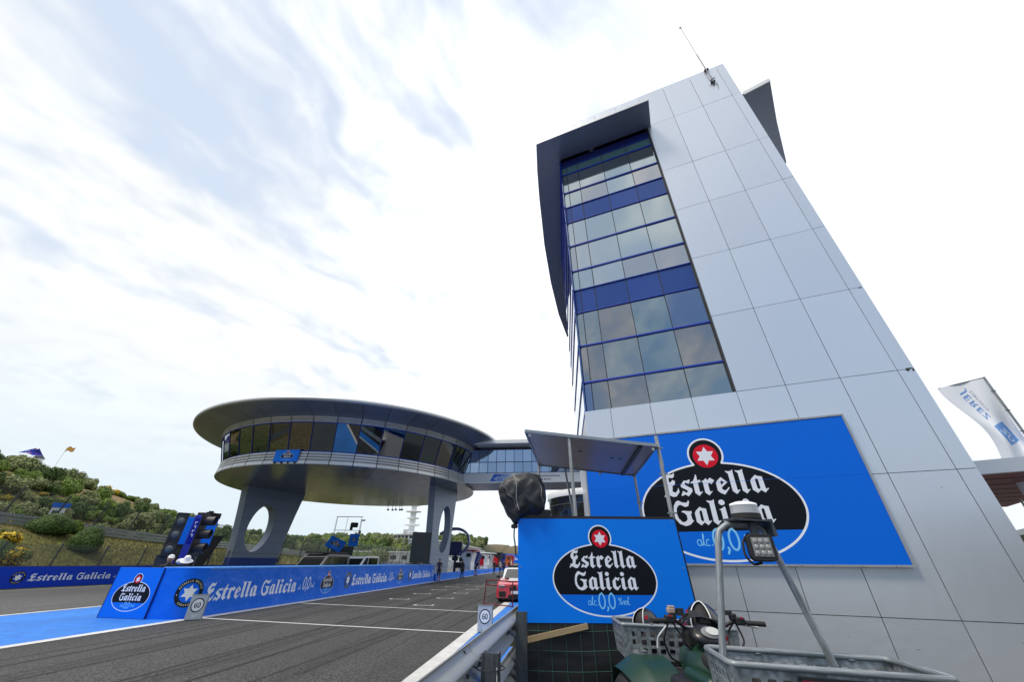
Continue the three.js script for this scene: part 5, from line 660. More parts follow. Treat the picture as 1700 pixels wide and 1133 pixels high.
// ───────────── signal lights, platforms and vans behind the barrier ─────────────
{
  const at = (l, s) => T(l, s);
  const t = thing('signal_light', 'tall black signal light with three round lenses facing the pit lane entry', 'traffic light', at(-15.5, 15.6), R(38));
  mesh('post', rb(0.2, 1.55, 0.16, 0.02, 0.22, 0.77, -0.02), std([0.012, 0.03, 0.30], 0.45), t); mesh('housing', rb(0.42, 1.62, 0.14, 0.03, 0, 2.42, 0), M.black, t); mesh('backing_board', bx(0.5, 0.9, 0.02, -0.03, 1.25, -0.05, 0, 0, 0.06), M.darkGrey, t);
  for (const y of [2.92, 2.42, 1.90]) { const l = mesh('lens', new THREE.SphereGeometry(0.19, 28, 10, 0, Math.PI * 2, 0, 0.75).rotateX(Math.PI / 2).translate(0, y, -0.06), phys([0.11, 0.12, 0.12], 0.35, 0.0, { clearcoat: 0.3 }), t); mesh('lens_ring', new THREE.TorusGeometry(0.165, 0.02, 8, 36).translate(0, y, 0.075), M.darkGrey, l); }
  mesh('conduit', tube([[0.16, 1.72, 0.08], [0.17, 1.45, 0.1], [0.10, 1.2, 0.12], [0.09, 1.05, 0.12], [0.2, 0.95, 0.12]], 0.026, 30, 8), M.galv, t);
  const b = thing('signal_light', 'black signal light with three hooded lenses turned sideways to the pit lane', 'traffic light', at(-15.95, 17.1), R(100)); mesh('post', rb(0.2, 1.7, 0.2, 0.02, 0, 0.85, 0), M.black, b); mesh('housing', rb(0.55, 1.72, 0.30, 0.03, 0, 2.52, 0), M.black, b);
  for (const y of [3.05, 2.52, 1.98]) { mesh('visor', new THREE.CylinderGeometry(0.19, 0.19, 0.42, 24, 1, true).rotateX(Math.PI / 2).translate(0, y, 0.36), std([0.05, 0.045, 0.045], 0.5), b); mesh('lens', new THREE.CylinderGeometry(0.17, 0.17, 0.02, 24).rotateX(Math.PI / 2).translate(0, y, 0.16), M.darkGlass, b); } mesh('arm', rod([-0.2, 1.5, 0.2], [0.3, 1.9, 0.5], 0.03, 8), M.galvDark, b);
  const c = thing('blue_column', 'dark blue lit column with white lettering standing between the two signal lights', 'column', at(-15.72, 16.6), R(38)); mesh('column_body', rb(0.24, 1.75, 0.2, 0.03, 0, 2.35, 0), std([0.01, 0.03, 0.42], 0.4), c); mesh('base', rb(0.3, 1.5, 0.2, 0.02, 0, 0.75, 0), M.darkGrey, c); mesh('lettering', new THREE.PlaneGeometry(0.17, 1.0).translate(0.02, 2.6, 0.103), print(canvasTex(64, 320, (q, w, h) => { q.fillStyle = '#101f9c'; q.fillRect(0, 0, w, h); q.fillStyle = '#e8ecf8'; for (let k = 0; k < 4; k++) { q.fillRect(14, 40 + k * 52, 32, 12); q.fillRect(14 + (k % 2) * 18, 40 + k * 52, 13, 34); } }), 0.5), c);
  const d = thing('blue_board', 'bright blue board behind the signal lights', 'sign', at(-17.2, 18.2), R(38)); mesh('board', rb(1.55, 1.15, 0.05, 0.01, 0.05, 2.72, 0), M.blueBright, d); mesh('leg', [rod([-0.5, 0, 0], [-0.5, 2.2, 0], 0.03, 8)], M.galvDark, d); mesh('leg', [rod([0.5, 0, 0], [0.5, 2.2, 0], 0.03, 8)], M.galvDark, d);
}
{ // far camera platform with its operator
  const p = T(-33.6, 40), t = thing('camera_platform', 'black skirted camera platform beyond the track, with a camera on a tripod', 'camera platform', [-28.9, -0.55, -38.3], R(38));
  mesh('deck', rb(3.9, 0.14, 2.4, 0.02, 0.1, 3.95, 0), M.black, t); mesh('skirt', [quad([-1.7, 1.3, 0.8], [0.9, 0.5, 0.8], [2.0, 3.9, 1.2], [-1.9, 3.9, 1.2]), quad([0.9, 0.5, 0.8], [1.0, 0.9, -1.0], [2.0, 3.9, -1.2], [2.0, 3.9, 1.2])], M.black, t);
  for (const [x, z] of [[-1.6, 0.9], [1.6, 0.9], [-1.6, -0.9], [1.6, -0.9]]) mesh('leg', rod([x, 0, z], [x, 3.9, z], 0.04, 8), M.galvDark, t);
  mesh('handrail', [rod([1.95, 3.95, -1.1], [1.95, 5.0, -1.1], 0.025, 6), rod([1.95, 5.0, -1.1], [0.6, 5.05, -1.1], 0.025, 6), rod([1.95, 3.95, 1.1], [2.0, 4.9, 1.1], 0.025, 6)], M.galvDark, t);
  const c = thing('tripod_camera', 'black television camera on a tripod on the far skirted platform', 'camera', [t.position.x + 0.95, 3.47, t.position.z + 0.6], R(38)); mesh('camera_body', [rb(0.55, 0.42, 0.9, 0.06, 0.1, 1.62, 0), rb(0.85, 0.5, 0.45, 0.08, 0.42, 1.58, 0), rb(0.4, 0.18, 0.3, 0.03, 0.0, 1.9, 0), rb(0.22, 0.3, 0.2, 0.03, -0.25, 1.75, 0)], M.black, c); mesh('tripod_head', rb(0.24, 0.24, 0.24, 0.04, 0.08, 1.32, 0), M.black, c); for (const a of [0.3, 2.4, 4.5]) mesh('leg', rod([0.08, 1.25, 0], [0.08 + 0.55 * Math.cos(a), 0, 0.55 * Math.sin(a)], 0.045, 6), M.black, c);
  figure('person', 'camera operator in black standing on the far skirted platform', [t.position.x + 0.25, 3.47, t.position.z - 0.1], R(110), standing({ top: DK, legs: DK, armsUp: 0.8 }), 0.04, hair());
}
function van(name, label, pos, turn, paint, L = 4.9, H = 1.95, W = 1.9) { // nose towards +z at z = L/2
  const t = thing(name, label, 'van', pos, turn), n = L / 2, m = paint;
  mesh('body', extrude([[n - 0.02, 0.28], [n, 0.62], [n - 0.12, 0.86], [n - 1.0, 1.10], [-n + 0.05, 1.12], [-n, 0.5], [-n + 0.05, 0.28]], W, 0.07).rotateY(-Math.PI / 2), m, t);
  mesh('cabin', extrude([[n - 0.95, 1.06], [n - 1.85, H - 0.08], [n - 2.2, H], [-n + 0.15, H], [-n + 0.03, H - 0.2], [-n + 0.03, 1.06]], W - 0.12, 0.09).rotateY(-Math.PI / 2), m, t);
  mesh('windscreen', patch((u, v) => [mix(-0.76, 0.76, u), mix(1.12, H - 0.12, v), mix(n - 0.985, n - 1.83, v) + 0.02], 4, 4), M.darkGlass, t);
  for (const s of [-1, 1]) { const x = s * (W / 2 - 0.052); mesh('side_window', extrude([[n - 1.28, 1.14], [n - 1.9, H - 0.16], [n - 2.35, H - 0.15], [n - 2.35, 1.14]], 0.012).rotateY(-Math.PI / 2).translate(x, 0, 0), M.darkGlass, t); mesh('side_window', extrude([[n - 2.48, 1.14], [n - 2.48, H - 0.15], [-n + 0.45, H - 0.15], [-n + 0.35, 1.14]], 0.012).rotateY(-Math.PI / 2).translate(x, 0, 0), M.darkGlass, t); mesh('door_mirror', rb(0.12, 0.22, 0.14, 0.04, s * (W / 2 + 0.1), 1.22, n - 1.35), M.black, t); mesh('headlight', rb(0.3, 0.2, 0.14, 0.05, s * 0.72, 0.78, n - 0.1), M.steel, t); }
  mesh('grille', rb(0.9, 0.16, 0.05, 0.03, 0, 0.72, n - 0.02), M.black, t); mesh('rear_window', bx(1.5, 0.55, 0.02, 0, 1.45, -n + 0.03), M.darkGlass, t);
  for (const [x, z] of [[-0.86, n - 0.95], [0.86, n - 0.95], [-0.86, -n + 1.0], [0.86, -n + 1.0]]) wheelAt(t, x, 0.34, z, 0.34, 0.22); return t;
}
{ const v = van('parked_van', 'dark grey van parked behind the long blue barrier with a roof rack', T(-16.0, 27.9), -B, phys([0.14, 0.14, 0.138], 0.35, 0.15), 5.0, 1.93); mesh('roof_rack', [bx(1.5, 0.05, 3.0, 0, 2.0, -0.7), bx(0.05, 0.07, 3.0, -0.7, 2.04, -0.7), bx(0.05, 0.07, 3.0, 0.7, 2.04, -0.7)], M.black, v);
  van('parked_van', 'white van parked behind the dark grey van by the track', T(-16.9, 35.5), -B, phys([0.72, 0.73, 0.74], 0.3, 0), 4.8, 1.92); }
{ // tower with tilted blue boards beyond the van
  const pos = T(-22.6, 41), t = thing('camera_tower', 'scaffold camera tower with tilted blue beer boards above the grey van', 'camera platform', [-18.3, 0, -45.2], R(20)); t.scale.y = 0.82;
  const pr = print(canvasTex(256, 200, (c, w, h) => { c.fillStyle = '#0a70dd'; c.fillRect(0, 0, w, h); ovalLogo(c, w / 2, h * 0.55, w * 0.62); }));
  mesh('base_box', [rb(2.2, 1.1, 1.6, 0.05, 0.3, 2.95, 0), rb(1.5, 0.8, 1.2, 0.04, 0.3, 2.1, 0)], M.darkGrey, t); mesh('base_frame', [rod([-1.1, 0, 0.8], [-1.1, 3.4, 0.8], 0.05, 6), rod([1.1, 0, 0.8], [1.1, 3.4, 0.8], 0.05, 6), rod([-1.1, 0, -0.8], [-1.1, 3.4, -0.8], 0.05, 6), rod([1.1, 0, -0.8], [1.1, 3.4, -0.8], 0.05, 6)], M.galvDark, t);
  const b1 = mesh('tilted_board', rb(1.75, 1.3, 0.06, 0.01).rotateZ(-0.45).translate(-0.45, 3.75, 0.9), M.blueBright, t); mesh('print', new THREE.PlaneGeometry(1.72, 1.27).rotateZ(-0.45).translate(-0.45, 3.75, 0.935), pr, b1);
  const b2 = mesh('upright_board', rb(0.95, 1.45, 0.06, 0.01).translate(1.25, 4.25, 0.7), M.blueBright, t); mesh('print', new THREE.PlaneGeometry(0.9, 0.75).translate(1.25, 4.3, 0.735), pr, b2);
  mesh('pole', [[-0.9, 0.7], [1.6, 0.7], [-0.9, -0.7], [1.6, -0.7], [0.2, 0.7]].map(([x, z]) => rod([x, 3.2, z], [x, 7.0, z], 0.024, 6)), M.whiteMetal, t); mesh('guard_rail', [4.8, 5.4].map((y) => [rod([-0.9, y, 0.7], [1.6, y, 0.7], 0.02, 6), rod([-0.9, y, -0.7], [1.6, y, -0.7], 0.02, 6)]).flat(), M.whiteMetal, t);
  mesh('roof_sheet', bx(2.7, 0.06, 1.7, 0.4, 7.05, 0, 0.12, 0, 0.03), M.midGrey, t);
  const c = mesh('camera', [rb(0.8, 0.6, 0.5, 0.15, 1.0, 6.05, 0.3, 3), rb(0.3, 0.5, 0.3, 0.06, 0.75, 5.65, 0.3)], M.black, t);
}
{ // big black screen by the right pier
  const t = thing('video_screen', 'dark grey screen cabinet standing beside the right pier at the end of the barrier', 'screen', T(-12.4, 38.3), R(12)); mesh('cabinet', rb(1.75, 2.5, 0.35, 0.03, 0, 2.68, 0), std([0.035, 0.037, 0.038], 0.55), t); mesh('side_edge', bx(0.02, 2.45, 0.36, 0.876, 2.68, 0), M.black, t); mesh('plinth', rb(2.2, 1.38, 0.8, 0.03, 0, 0.69, 0), M.black, t);
}
// ───────────── fences ─────────────
const netMat = (k) => std([0.16, 0.17, 0.17], 0.6, 0.4, { alphaMap: rep(P.net, 1, 1), alphaTest: 0.5 });
const netM = netMat();
function fence(label, pts, h, lean, every, bent, group) { // pts: [l, s] polyline; posts lean towards +l
  const t = thing('catch_fence', label, 'fence', [0, 0, 0]); let acc = 0; const net = [];
  for (let k = 0; k < pts.length - 1; k++) { const [l0, s0] = pts[k], [l1, s1] = pts[k + 1], len = Math.hypot(l1 - l0, s1 - s0), n = Math.max(1, Math.round(len / every));
    for (let i = 0; i < n; i++) { const l = mix(l0, l1, i / n), s = mix(s0, s1, i / n), l2 = mix(l0, l1, (i + 1) / n), s2 = mix(s0, s1, (i + 1) / n), y = ground(l, s), y2 = ground(l2, s2);
      const b = T(l, s, y), m = T(l + lean * 0.75, s, y + h * 0.8), e = T(l + lean + (bent ? 0.55 : 0), s, y + h);
      mesh('fence_post', bent ? [rod(b, m, 0.055, 8), rod(m, T(l + lean + 0.25, s, y + h * 0.97), 0.05, 8), rod(T(l + lean + 0.25, s, y + h * 0.97), e, 0.045, 8)] : rod(b, T(l + lean, s, y + h), h > 2.6 ? 0.07 : 0.05, 8), M.galvDark, t);
      const q = quad(T(l, s, y + 0.1), T(l2, s2, y2 + 0.1), T(l2 + lean, s2, y2 + h * 0.97), T(l + lean, s, y + h * 0.97)); const uv = q.attributes.uv; for (let v = 0; v < uv.count; v++) { uv.setX(v, uv.getX(v) * len / n / 0.5 + i * len / n / 0.5); uv.setY(v, uv.getY(v) * h / 0.5); } net.push(q); } }
  mesh('wire_net', net, netM, t); return t;
}
fence('tall wire fence leaning towards the track on top of the grassy bank', [[-44.6, 4], [-44.6, 60], [-43, 110]], 3.0, 0.7, 3.6, false);
fence('short wire fence standing just behind the dark blue trackside wall', [[-32.5, 10], [-32.5, 48]], 2.45, 0.28, 3.0, false);
fence('tall debris fence with bent tops beyond the piers on the far side of the track', [[-32.8, 48], [-32.8, 160]], 4.2, 0.1, 4.0, true);
{ const t = thing('guardrail', 'galvanised guardrail along the service road on top of the grassy bank', 'guardrail'); for (let k = 0; k < 28; k++) { const s = 8 + k * 4, y = ground(-43.9, s + 2); for (let r = 0; r < 3; r++) { const b = mesh('beam', bar(T(-43.7, s, ground(-43.9, s) + 0.28 + r * 0.27), T(-43.7, s + 3.96, ground(-43.9, s + 4) + 0.28 + r * 0.27), 0.06, 0.2), M.galv, t); } mesh('post', rod(T(-43.8, s, ground(-43.9, s)), T(-43.8, s, ground(-43.9, s) + 0.95), 0.05, 6), M.galvDark, t); } }
// ───────────── vegetation ─────────────
function crown(seed, rx, ry, n, leaf, lumps, fillK = 0.93, preset) { // many small leaf faces spread through a lumpy volume
  const r = rng(seed), L = preset ? [...preset] : []; if (preset) lumps = L.length; for (let k = 0; !preset && k < lumps; k++) { const a = r() * 6.283, d = Math.sqrt(r()) * 0.62, y = 0.25 + r() * 0.55; L.push([Math.cos(a) * d * rx, y * ry, Math.sin(a) * d * rx, (0.34 + 0.26 * r()) * rx * (1 - 0.25 * y)]); }
  const pos = [], nor = [], col = []; let c = 0, guard = 0; while (c < n && guard++ < n * 12) { const l = L[Math.floor(r() * lumps)], a = r() * 6.283, cb = r() * 2 - 1, sb = Math.sqrt(1 - cb * cb), q = l[3] * (1 - 0.3 * r() * r()), p = [l[0] + q * sb * Math.cos(a), l[1] + q * cb * ry / rx * 0.9, l[2] + q * sb * Math.sin(a)]; if (p[1] < 0.02) continue;
    if (L.some((m) => m !== l && Math.hypot(p[0] - m[0], (p[1] - m[1]) * rx / ry, p[2] - m[2]) < m[3] * 0.72)) continue;
    const N = new THREE.Vector3(sb * Math.cos(a) + (r() - 0.5) * 1.2, cb + 0.25 + (r() - 0.5) * 1.2, sb * Math.sin(a) + (r() - 0.5) * 1.2).normalize(), U = new THREE.Vector3(r() - 0.5, r() - 0.5, r() - 0.5).cross(N).normalize(), W = N.clone().cross(U), s = leaf * (0.6 + 0.8 * r()), v = 0.55 + 0.85 * r();
    const pt = (u, w) => [p[0] + U.x * u * s + W.x * w * s, p[1] + U.y * u * s + W.y * w * s, p[2] + U.z * u * s + W.z * w * s]; pos.push(...pt(-0.5, 0), ...pt(0, -0.34), ...pt(0.55, 0), ...pt(-0.5, 0), ...pt(0.55, 0), ...pt(0, 0.34)); for (let k = 0; k < 6; k++) { nor.push(N.x, N.y, N.z); col.push(v, v, v); } c++; }
  const g = new THREE.BufferGeometry(); g.setAttribute('position', new THREE.Float32BufferAttribute(pos, 3)); g.setAttribute('normal', new THREE.Float32BufferAttribute(nor, 3)); g.setAttribute('color', new THREE.Float32BufferAttribute(col, 3));
  const core = L.map((l) => { const q = new THREE.IcosahedronGeometry(l[3] * fillK * 0.86, 1).scale(1, ry / rx * 0.9, 1).translate(l[0], Math.max(l[1], 0.1), l[2]); return q; }); return { leaves: g, core: merge(core) };
}
const leafM = (rgb) => std(rgb, 0.7, 0, { vertexColors: true });
const KINDS = {
  dark_shrub: [[0.062, 0.112, 0.016], 'dark green rounded shrub growing on the hillside beyond the track fence', 'dark green shrubs on the hillside'],
  olive_shrub: [[0.20, 0.235, 0.085], 'grey green bushy shrub growing on the hillside beyond the track fence', 'grey green shrubs on the hillside'],
  bright_shrub: [[0.14, 0.22, 0.022], 'mid green leafy shrub growing on the hillside beyond the track fence', 'mid green shrubs on the hillside'],
  broom_bush: [[0.62, 0.43, 0.012], 'yellow flowering broom bush growing on the hillside beyond the track fence', 'yellow broom bushes on the hillside'],
};
const protos = {}; let sd = 40;
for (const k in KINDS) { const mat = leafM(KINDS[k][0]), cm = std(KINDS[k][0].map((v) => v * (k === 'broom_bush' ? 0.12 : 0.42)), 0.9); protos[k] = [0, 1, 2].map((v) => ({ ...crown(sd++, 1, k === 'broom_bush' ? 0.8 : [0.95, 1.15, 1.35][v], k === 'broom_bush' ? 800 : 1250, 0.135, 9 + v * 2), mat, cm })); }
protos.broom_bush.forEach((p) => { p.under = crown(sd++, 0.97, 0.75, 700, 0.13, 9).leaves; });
protos.dome = [0, 1].map((v) => ({ ...crown(90 + v, 1, 0.9, 5600, 0.062, 5, 1.06, [[0, 0.36, 0, 0.78], [0.36, 0.28, 0.1, 0.58], [-0.4, 0.26, -0.08, 0.58], [0.08, 0.27, 0.4, 0.55], [-0.05, 0.28, -0.4, 0.55]]), mat: leafM([0.075, 0.14, 0.018]), cm: std([0.03, 0.05, 0.01], 0.9) }));
KINDS.dome = KINDS.bright_shrub;
const shrubTrunk = merge([rod([0, -0.4, 0], [0.04, 0.5, 0.03], 0.07, 7, 0.04), rod([0, -0.1, 0], [0.3, 0.5, 0.1], 0.045, 6, 0.02), rod([0, -0.1, 0], [-0.28, 0.48, -0.12], 0.045, 6, 0.02)]);
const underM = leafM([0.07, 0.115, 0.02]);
function shrub(kind, v, l, s, w, hs = 1, label, group) {
  const t = thing(kind === 'dome' ? 'round_bush' : kind, label ?? KINDS[kind][1], kind === 'broom_bush' || kind === 'dome' ? 'bush' : 'shrub', T(l, s, ground(l, s) - 0.05), (l * 7.1 + s * 3.3) % 6.28, label ? undefined : group ?? KINDS[kind][2]); t.scale.set(w, w * hs, w);
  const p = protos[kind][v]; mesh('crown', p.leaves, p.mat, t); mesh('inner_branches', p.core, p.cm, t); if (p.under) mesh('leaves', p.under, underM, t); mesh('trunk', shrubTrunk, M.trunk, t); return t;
}
{
  const r = rng(77); const placed = [], count = {};
  const noun = { dark_shrub: 'dark green rounded shrub', olive_shrub: 'grey green bushy shrub', bright_shrub: 'mid green leafy shrub', broom_bush: 'yellow flowering broom bush' };
  for (let tries = 0; tries < 30000 && placed.length < 470; tries++) {
    const s = 6 + r() * 104, l = -51 - r() * 40, d = Math.hypot(l, s), ang = Math.atan2(l, s) * 57.3; if (ang < -66 || ang > -34) continue;
    const big = r() > 0.86, w = (big ? 1.5 + 0.7 * r() : 0.75 + 0.75 * r()) * (l < -80 && !big ? 0.9 : 1); const open = fbm(l * 0.07, s * 0.07, 11.5, 3) > 0.17; if (open && r() > 0.12) continue;
    if (placed.some((p) => Math.hypot(p[0] - l, p[1] - s) < (p[2] + w) * 0.62)) continue; placed.push([l, s, w]);
    const f = fbm(l * 0.05, s * 0.05, 31.2, 2), q = r(); const kind = q < clamp(0.22 + f * 1.3 + (ang < -49 && l > -76 && l < -56 ? 0.25 : 0) - (big ? 0.3 : 0)) ? 'broom_bush' : q < 0.45 ? 'dark_shrub' : q < 0.76 ? 'olive_shrub' : 'bright_shrub';
    const size = big ? 'large' : w > 1.1 ? 'middle sized' : 'small', where = l < -78 ? 'along the hill ridge' : l < -66 ? 'halfway up the hillside' : l < -57 ? 'on the lower hillside' : 'at the hill foot', part = ang < -55 ? 'left of the tents' : ang < -45 ? 'below the tents' : 'near the signal lights';
    const g = `${size} ${noun[kind].replace(/shrub$/, 'shrubs').replace(/bush$/, 'bushes')} ${where}, ${part}`;
    const o = shrub(kind, Math.floor(r() * 3), l, s, kind === 'broom_bush' ? w * 0.8 : w, 0.85 + r() * 0.45, `${size} ${noun[kind]} ${where}, ${part}`); o.userData.group = g; (count[g] ??= []).push(o);
  }
  for (const g in count) if (count[g].length < 2) delete count[g][0].userData.group;
  // bushes on the near bank
  shrub('dome', 0, -41.6, 30.2, 1.6, 1.0, 'wide dark green dome shaped bush at the top of the grassy bank');
  shrub('dome', 0, -38.9, 31.3, 1.28, 1.5, 'rounded green bush lower on the bank, right of the wide dome shaped one');
  shrub('bright_shrub', 1, -42.6, 32.4, 0.95, 1.0, 'bright green bush peeping over the wide dome shaped one');
  shrub('broom_bush', 0, -38.8, 25.6, 1.25, 1.0, 'green bush with yellow flowers at the left edge of the grassy bank');
  shrub('broom_bush', 1, -36.8, 25.2, 1.15, 0.95, 'lower yellow flowered bush at the left edge of the bank, just above the wall'); shrub('dome', 1, -37.4, 24.6, 1.2, 1.0, 'dark green bush among the yellow flowered ones at the left edge of the bank');
  shrub('bright_shrub', 2, -36.2, 45.5, 1.3, 1.0, 'pale green bush behind the black skirted platform'); shrub('bright_shrub', 0, -36.4, 48.8, 1.5, 1.1, 'pale green bush seen beside the left pier'); shrub('olive_shrub', 0, -37, 52, 1.5, 1.0, 'grey green bush seen through the oval hole of the left pier');
  shrub('dark_shrub', 2, -35.5, 62, 1.3, 0.9, 'round dark bush by the debris fence left of the van'); shrub('dark_shrub', 0, -36.5, 66, 1.9, 1.0, 'wide dark bush by the debris fence above the grey van'); shrub('olive_shrub', 1, -37, 72, 2.0, 0.9, 'olive bush by the debris fence behind the camera tower'); shrub('bright_shrub', 1, -38, 79, 2.2, 0.9, 'light green bush by the debris fence above the white van'); shrub('bright_shrub', 0, -39, 86, 2.4, 1.0, 'light green bush by the debris fence right of the white van'); shrub('olive_shrub', 2, -40, 94, 2.4, 1.0, 'olive bush by the debris fence left of the dark screen');
}
{ // far woods: one mass each
  const wood = (name, label, n, seed, place, kinds) => { const r = rng(seed), geoms = kinds.map((k) => { const c = protos[k][1]; return c; });
    geoms.forEach((c, gi) => { const list = []; for (let k = 0; k < n; k++) { const p = place(r); if (p) list.push(p); } const im = new THREE.InstancedMesh(merge([c.leaves.clone(), (() => { const q = c.core.clone(); q.setAttribute('color', new THREE.BufferAttribute(new Float32Array(q.attributes.position.count * 3).fill(0.5), 3)); return q; })()]), c.mat, list.length); const m = new THREE.Matrix4(); list.forEach(([l, s, w], i) => { m.compose(V(T(l, s, ground(l, s) - 0.2)), new THREE.Quaternion().setFromAxisAngle(new THREE.Vector3(0, 1, 0), r() * 6.28), new THREE.Vector3(w, w * (0.9 + 0.5 * r()), w)); im.setMatrixAt(i, m); });
      im.name = numbered(name); im.castShadow = im.receiveShadow = true; im.userData = { kind: 'stuff', label: label[gi], category: 'woodland' }; scene.add(im); }); };
  wood('far_woods', ['dark green woodland on the low hills far beyond the track', 'grey green woodland on the low hills far beyond the track', 'mid green woodland on the low hills far beyond the track'], 620, 91, (r) => { const a = R(-47 + 62 * r()), d = 118 + 330 * Math.pow(r(), 0.75), l = d * Math.sin(a), s = d * Math.cos(a); if (Math.abs(l + 14 + s * 0.02) < 30 + 0.04 * s) return null; if (fbm(l * 0.013, s * 0.013, 44, 3) < -0.10) return null; return [l, s, 2.0 + 2.2 * r() + d * 0.003]; }, ['dark_shrub', 'olive_shrub', 'bright_shrub']);
}
{ // tufts of dry grass on the near bank
  const r = rng(8), pos = [], col = []; for (let k = 0; k < 26000; k++) { const l = -33.4 - r() * 10.5, s = 16 + r() * 62, y = ground(l, s), p = T(l, s, y), h = 0.10 + 0.22 * r() * r(), a = r() * 6.28, dx = Math.cos(a) * 0.025, dz = Math.sin(a) * 0.025, bx_ = (r() - 0.5) * 0.16, bz = (r() - 0.5) * 0.16; pos.push(p[0] - dx, p[1] - 0.02, p[2] - dz, p[0] + dx, p[1] - 0.02, p[2] + dz, p[0] + bx_, p[1] + h, p[2] + bz); const f = clamp(0.5 + 1.6 * fbm(l * 0.14, s * 0.14, 15, 3) + (r() - 0.5) * 0.6), c = [mix(0.075, 0.24, f), mix(0.09, 0.175, f), mix(0.018, 0.07, f)]; for (let q = 0; q < 3; q++) col.push(...c); }
  const g = new THREE.BufferGeometry(); g.setAttribute('position', new THREE.Float32BufferAttribute(pos, 3)); g.setAttribute('color', new THREE.Float32BufferAttribute(col, 3)); g.computeVertexNormals(); const m = mesh('grass', g, std([1, 1, 1], 0.9, 0, { vertexColors: true }), scene); m.userData = { kind: 'stuff', label: 'patchy dry and green grass covering the bank behind the wall', category: 'grass' };
}
// ───────────── tents and flag on the hill, car and sign on the service road ─────────────
{
  const p1 = T(-84.5, 52.6), y1 = ground(-84.5, 52.3) + 0.8, t = thing('fan_banner', 'blue cloth awning with red and white print on top of the hill', 'awning', [p1[0], y1 + 2.2, p1[2]], R(52)); t.scale.setScalar(0.66); mesh('cloth', patch((u, v) => { const w = mix(4.2, 0.7, v); return [(u - 0.42) * w + v * 0.7, v * 1.6 + 0.12 * Math.sin(u * 7), 0.3 * Math.sin(u * 5 + v * 3) - v * 0.6]; }, 14, 8), print(P.tent, 0.7), t); mesh('pole', rod([0.7, -4.2, -0.6], [0.7, 1.6, -0.6], 0.04, 6), M.galvDark, t);
  const p2 = T(-84.5, 54.2), y2 = ground(-84.5, 55.6) + 0.7, h = thing('tent', 'small white walled tent with a dark roof on top of the hill', 'tent', [p2[0], y2 + 1.2, p2[2]], R(45)); h.scale.set(0.55, 0.75, 0.55); mesh('wall', bx(2.0, 3.2, 2.0, 0, -0.1, 0), M.white, h); mesh('roof', new THREE.ConeGeometry(1.75, 1.0, 4).rotateY(Math.PI / 4).translate(0, 2.0, 0), std([0.02, 0.025, 0.05], 0.7), h); const w2 = thing('tent', 'low white canvas shelter beside the small dark roofed tent', 'tent', [T(-84.5, 55.2)[0], y2 + 1.2, T(-84.5, 55.2)[2]], R(45)); w2.scale.setScalar(0.6); mesh('canvas', new THREE.SphereGeometry(1.2, 16, 8, 0, 6.3, 0, 1.6).scale(1.4, 0.9, 1), M.white, w2); mesh('pole', rod([0, -2.2, 0], [0, 1.0, 0], 0.03, 6), M.galvDark, w2);
  const p3 = T(-84, 56.4), f = thing('fan_flag', 'small red and yellow flag flying on a pole on top of the hill', 'flag', [p3[0], ground(-84, 59), p3[2]], R(45)); mesh('pole', rod([0, 0, 0], [0.2, 5.6, 0], 0.035, 6), M.whiteMetal, f); mesh('cloth', patch((u, v) => [0.2 + u * 0.95, 4.85 + v * 0.7 + 0.16 * Math.sin(u * 6) + u * 0.35, 0.2 * Math.sin(u * 5)], 12, 6), std([0.55, 0.20, 0.05], 0.7), f); mesh('stripe', patch((u, v) => [0.2 + u * 0.95, 5.07 + v * 0.24 + 0.16 * Math.sin(u * 6) + u * 0.35, 0.2 * Math.sin(u * 5) + 0.012], 12, 3), std([0.65, 0.45, 0.06], 0.7), f);
  van('parked_van', 'pale van half hidden on the service road at the left edge above the bank', T(-47, 22, ground(-47, 22)), -B, phys([0.5, 0.53, 0.55], 0.35, 0.2), 5.0, 2.1); van('parked_van', 'silver grey van on the service road behind the wide dome shaped bush', T(-47, 27.6, ground(-47, 27.6)), -B, phys([0.3, 0.33, 0.34], 0.35, 0.3), 5.0, 2.1);
  const q = T(-45.2, 32.6), sg = thing('marshal_hut', 'small white and blue marshal hut behind the fence on the bank', 'hut', [q[0], ground(-45.2, 32.6) + 1.35, q[2]], R(40)); sg.scale.setScalar(0.55); mesh('wall', bx(1.5, 1.9, 1.2, 0, 1.4, 0), M.white, sg); mesh('window', bx(0.6, 0.7, 0.02, -0.2, 1.6, 0.61), M.darkGlass, sg); mesh('sign_panel', rb(2.1, 0.7, 0.06, 0.01, 0.2, 2.75, 0.62), M.blue, sg); mesh('leg', [bx(0.1, 3, 0.1, -0.6, -1.03, 0.4), bx(0.1, 3, 0.1, 0.6, -1.03, 0.4)], M.galvDark, sg);
}
// ───────────── far end of the pit lane ─────────────
{ // white tiered tower
  const p = T(-77, 235), y = 8, t = thing('observation_tower', 'distant white tower of stacked round platforms between the piers', 'tower', [-58.5, 4, -243], 0); const pr = []; mesh('shaft', cyl(2.0, 1.5, 34, 0, 17, 0, 16), M.white, t); for (let k = 0; k < 7; k++) mesh('tier', lathe([[1.4, 12 + k * 3.6], [3.6 + (k % 2) * 0.9, 12.5 + k * 3.6], [3.6 + (k % 2) * 0.9, 12.9 + k * 3.6], [1.4, 13.0 + k * 3.6]], 24), M.white, t); mesh('base_hall', [cyl(9, 9, 2.6, 0, 9.5, 0, 32), cyl(10, 10, 0.6, 0, 11, 0, 32)], M.white, t); mesh('base_window', Array.from({ length: 24 }, (_, k) => bx(1.5, 1.3, 0.1).translate(0, 9.6, 9.02).rotateY(k * Math.PI / 12)), M.darkGrey, t);
  mesh('lower_hall', cyl(8, 8, 8.6, 0, 4, 0, 24), M.whiteMetal, t);
}
